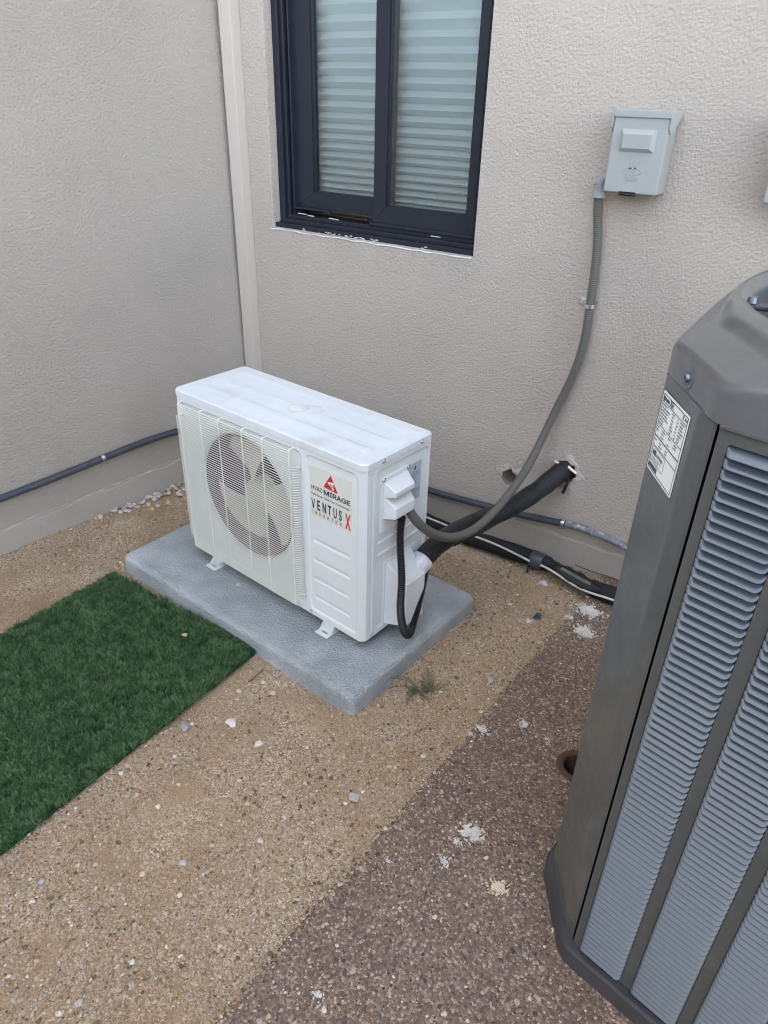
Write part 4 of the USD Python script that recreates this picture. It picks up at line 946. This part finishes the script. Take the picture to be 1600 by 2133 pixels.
# pale splashes on the slab: clusters of thin flakes
def splash(x, y, r, n, mt, seed, core=0.0):
    n = int(n*2.2)
    r_ = np.random.default_rng(seed); ms = []
    for k in range(n):
        a, d = r_.uniform(0, 6.28), abs(r_.normal(0, r*.55)); s_ = r_.uniform(.07, .24)*r*max(.25, 1-d/r*.6)
        P = [(x+d*math.cos(a)+s_*r_.uniform(.6, 1.1)*math.cos(t), y+d*math.sin(a)*.8+s_*.8*r_.uniform(.6, 1.1)*math.sin(t)) for t in np.linspace(0, 6.28, 9)[:-1]]
        z0 = SLAB_Z+.0003+r_.uniform(0, .0015); ms.append(hullpts([(p[0], p[1], z0-.001) for p in P]+[(x+d*math.cos(a)+(p[0]-x-d*math.cos(a))*.8, y+d*math.sin(a)*.8+(p[1]-y-d*math.sin(a)*.8)*.8, z0+.0010+.00003*k) for p in P]))
    obj('paint_splash', cat_mesh(ms), mt, slab, smooth=False)
splash(1.772, -1.148, 0.0351, 60, M_SPLAT, 1); splash(1.755, -1.185, 0.0162, 21, M_SPLAT, 8); splash(1.757, -1.243, 0.0189, 33, M_SPLAT, 2); splash(1.876, -1.228, 0.0257, 66, M_SPLAT2, 3)
splash(1.705, -.235, 0.0486, 90, M_SPLAT, 4); splash(1.725, -.34, 0.0405, 75, M_SPLAT, 5); splash(1.655, -.87, 0.0243, 39, M_SPLAT, 6); splash(1.735, -.79, 0.0216, 36, M_SPLAT, 7)
splash(1.635, -.90, 0.0135, 18, M_SPLAT, 9); splash(1.66, -1.31, 0.0108, 15, M_SPLAT, 10); splash(1.70, -1.60, 0.0162, 21, M_SPLAT, 11); splash(1.80, -.80, 0.0108, 15, M_SPLAT, 12); splash(1.665, -.30, 0.0216, 30, M_SPLAT, 13)

# individual stones
def stone(x, y, s, mt, seed, label, group=None, z=None, flat=.6):
    v, f = pebble(seed, flat, 2, .45); v = v*s
    zz_ = (gz(x, y) if z is None else z) + s*flat*.45
    obj('stone', (v, f), mt, smooth=50, label=label, cat='stone', group=group, loc=(x, y, float(zz_)))
stone(1.106, -1.217, .0125, M_PALE, 301, 'white flat stone on the sand, right one of the two between turf and slab')
stone(1.015, -1.292, .0125, M_GRAYST, 302, 'grayish flat stone lying right at the edge of the green turf')
stone(1.214, -1.230, .0085, M_PALE, 303, 'pale rounded pebble on bare sand below the front corner of the pad')
stone(1.120, -1.075, .0085, M_TANST, 304, 'tan orange stone close to the front edge of the pad')
stone(1.520, -.165, .0125, M_PALE, 305, 'bright white stone on the gravel in front of the black ground pipe', flat=.8)
stone(1.584, -.687, .0095, M_GRAYST, 306, 'gray stone on the gravel near the slab edge')
stone(1.501, -1.218, .0105, M_GRAYST, 307, 'speckled gray oval stone in the middle of the gravel strip')
stone(.771, -1.067, .0065, M_TANST, 308, 'small cream pebble lying on the artificial turf', z=.026)
stone(.760, -.772-.055, .0075, M_GRAYST, 309, 'small brown stone on the front of the gray pad', z=PH)
stone(-.012, -.775, .0095, M_TANST, 310, 'upright reddish pebble at the foot of the left wall', flat=1.1)
stone(1.560, -.37, .0085, M_PALE, 311, 'white pebble beside the dark blue scrap on the gravel')
stone(1.30, -.99, .008, M_PALE, 312, 'white pebble at the right foot of the pad front corner')
stone(1.235, -1.0, .007, M_TANST, 313, 'tan pebble touching the pad front corner')
rs2 = np.random.default_rng(17)
for k in range(120):
    q = rs2.uniform(.30, .74); d = abs(rs2.normal(0, .055*(.85-q)/.4))+.008
    x, y, _ = onleft(q, 0, d); s_ = rs2.uniform(.0035, .0098)
    stone(x, y, s_, [M_GRAYST, M_PALE, M_TANST, M_GRAYST][k % 4], 400+k, 'rounded pebble in the heap against the foot of the left wall', 'pebbles heaped at the left wall', z=float(gz(x, y))+rs2.uniform(0, .008))
for k in range(60):
    for _ in range(50):
        x, y = rs2.uniform(.1, 1.58), rs2.uniform(-2.0, -.1)
        qx_ = (x-.3221)*cpd-(y+.9325)*spd; qy_ = (x-.3221)*spd+(y+.9325)*cpd
        if not (-.02 < qx_ < PW+.02 and -.02 < qy_ < PD+.02) and not (TX0-.02 < x < TX1+.02 and y < TY1+.02) and x > .05: break
    stone(x, y, rs2.uniform(.0038, .0062), [M_GRAYST, M_TANST, M_GRAYST, M_PALE][k % 4], 500+k, 'small loose pebble on the sandy gravel', 'loose pebbles on the gravel')

# scraps, twigs, weed
obj('twig', tube([(.742+.3, -.925-.16, .006), (.742+.305, -1.06, .012), (1.05, -1.035, .016)], .0022, 6), M_TWIG, smooth=60, label='short reddish twig leaning on the pad front edge by the turf corner', cat='twig')
obj('leaf_scrap', hullpts([(1.565, -.36, .004), (1.59, -.35, .006), (1.585, -.335, .016), (1.57, -.338, .014), (1.578, -.352, .018)]), M_WALLPIPE, label='dark blue crumpled scrap on the gravel near the slab corner', cat='scrap')
wd = thing('weed', 'small sprawling dark green weed beside the right edge of the pad', 'weed', (1.447, -.835, float(gz(1.447, -.835))))
rw = np.random.default_rng(23); stems, leaves = [], []
for k in range(16):
    a = rw.uniform(0, 6.28); L = rw.uniform(.03, .085); el = rw.uniform(.1, .55)
    P = [(0, 0, .001), (L*.5*math.cos(a), L*.5*math.sin(a), L*.5*el+.003), (L*math.cos(a+.3), L*math.sin(a+.3), L*el*.8+.003)]
    c_, _l = spline(P, 12); stems.append(tube(P, .0007, 5))
    for j in range(2, 12):
        for s_ in (1, -1):
            p = c_[j]; b = a+s_*1.1+rw.normal(0, .3); ll = rw.uniform(.004, .009); wv = np.array([math.cos(b), math.sin(b), rw.uniform(-.1, .5)]); sd = np.array([-math.sin(b), math.cos(b), 0])
            leaves.append(trimesh.Trimesh(np.array([p, p+wv*ll*.5+sd*ll*.24, p+wv*ll, p+wv*ll*.5-sd*ll*.24]), [[0, 1, 2], [0, 2, 3]], process=False))
obj('stems', cat_mesh(stems), M_TWIG, wd, smooth=60); obj('leaves', cat_mesh(leaves), M_WEED, wd)
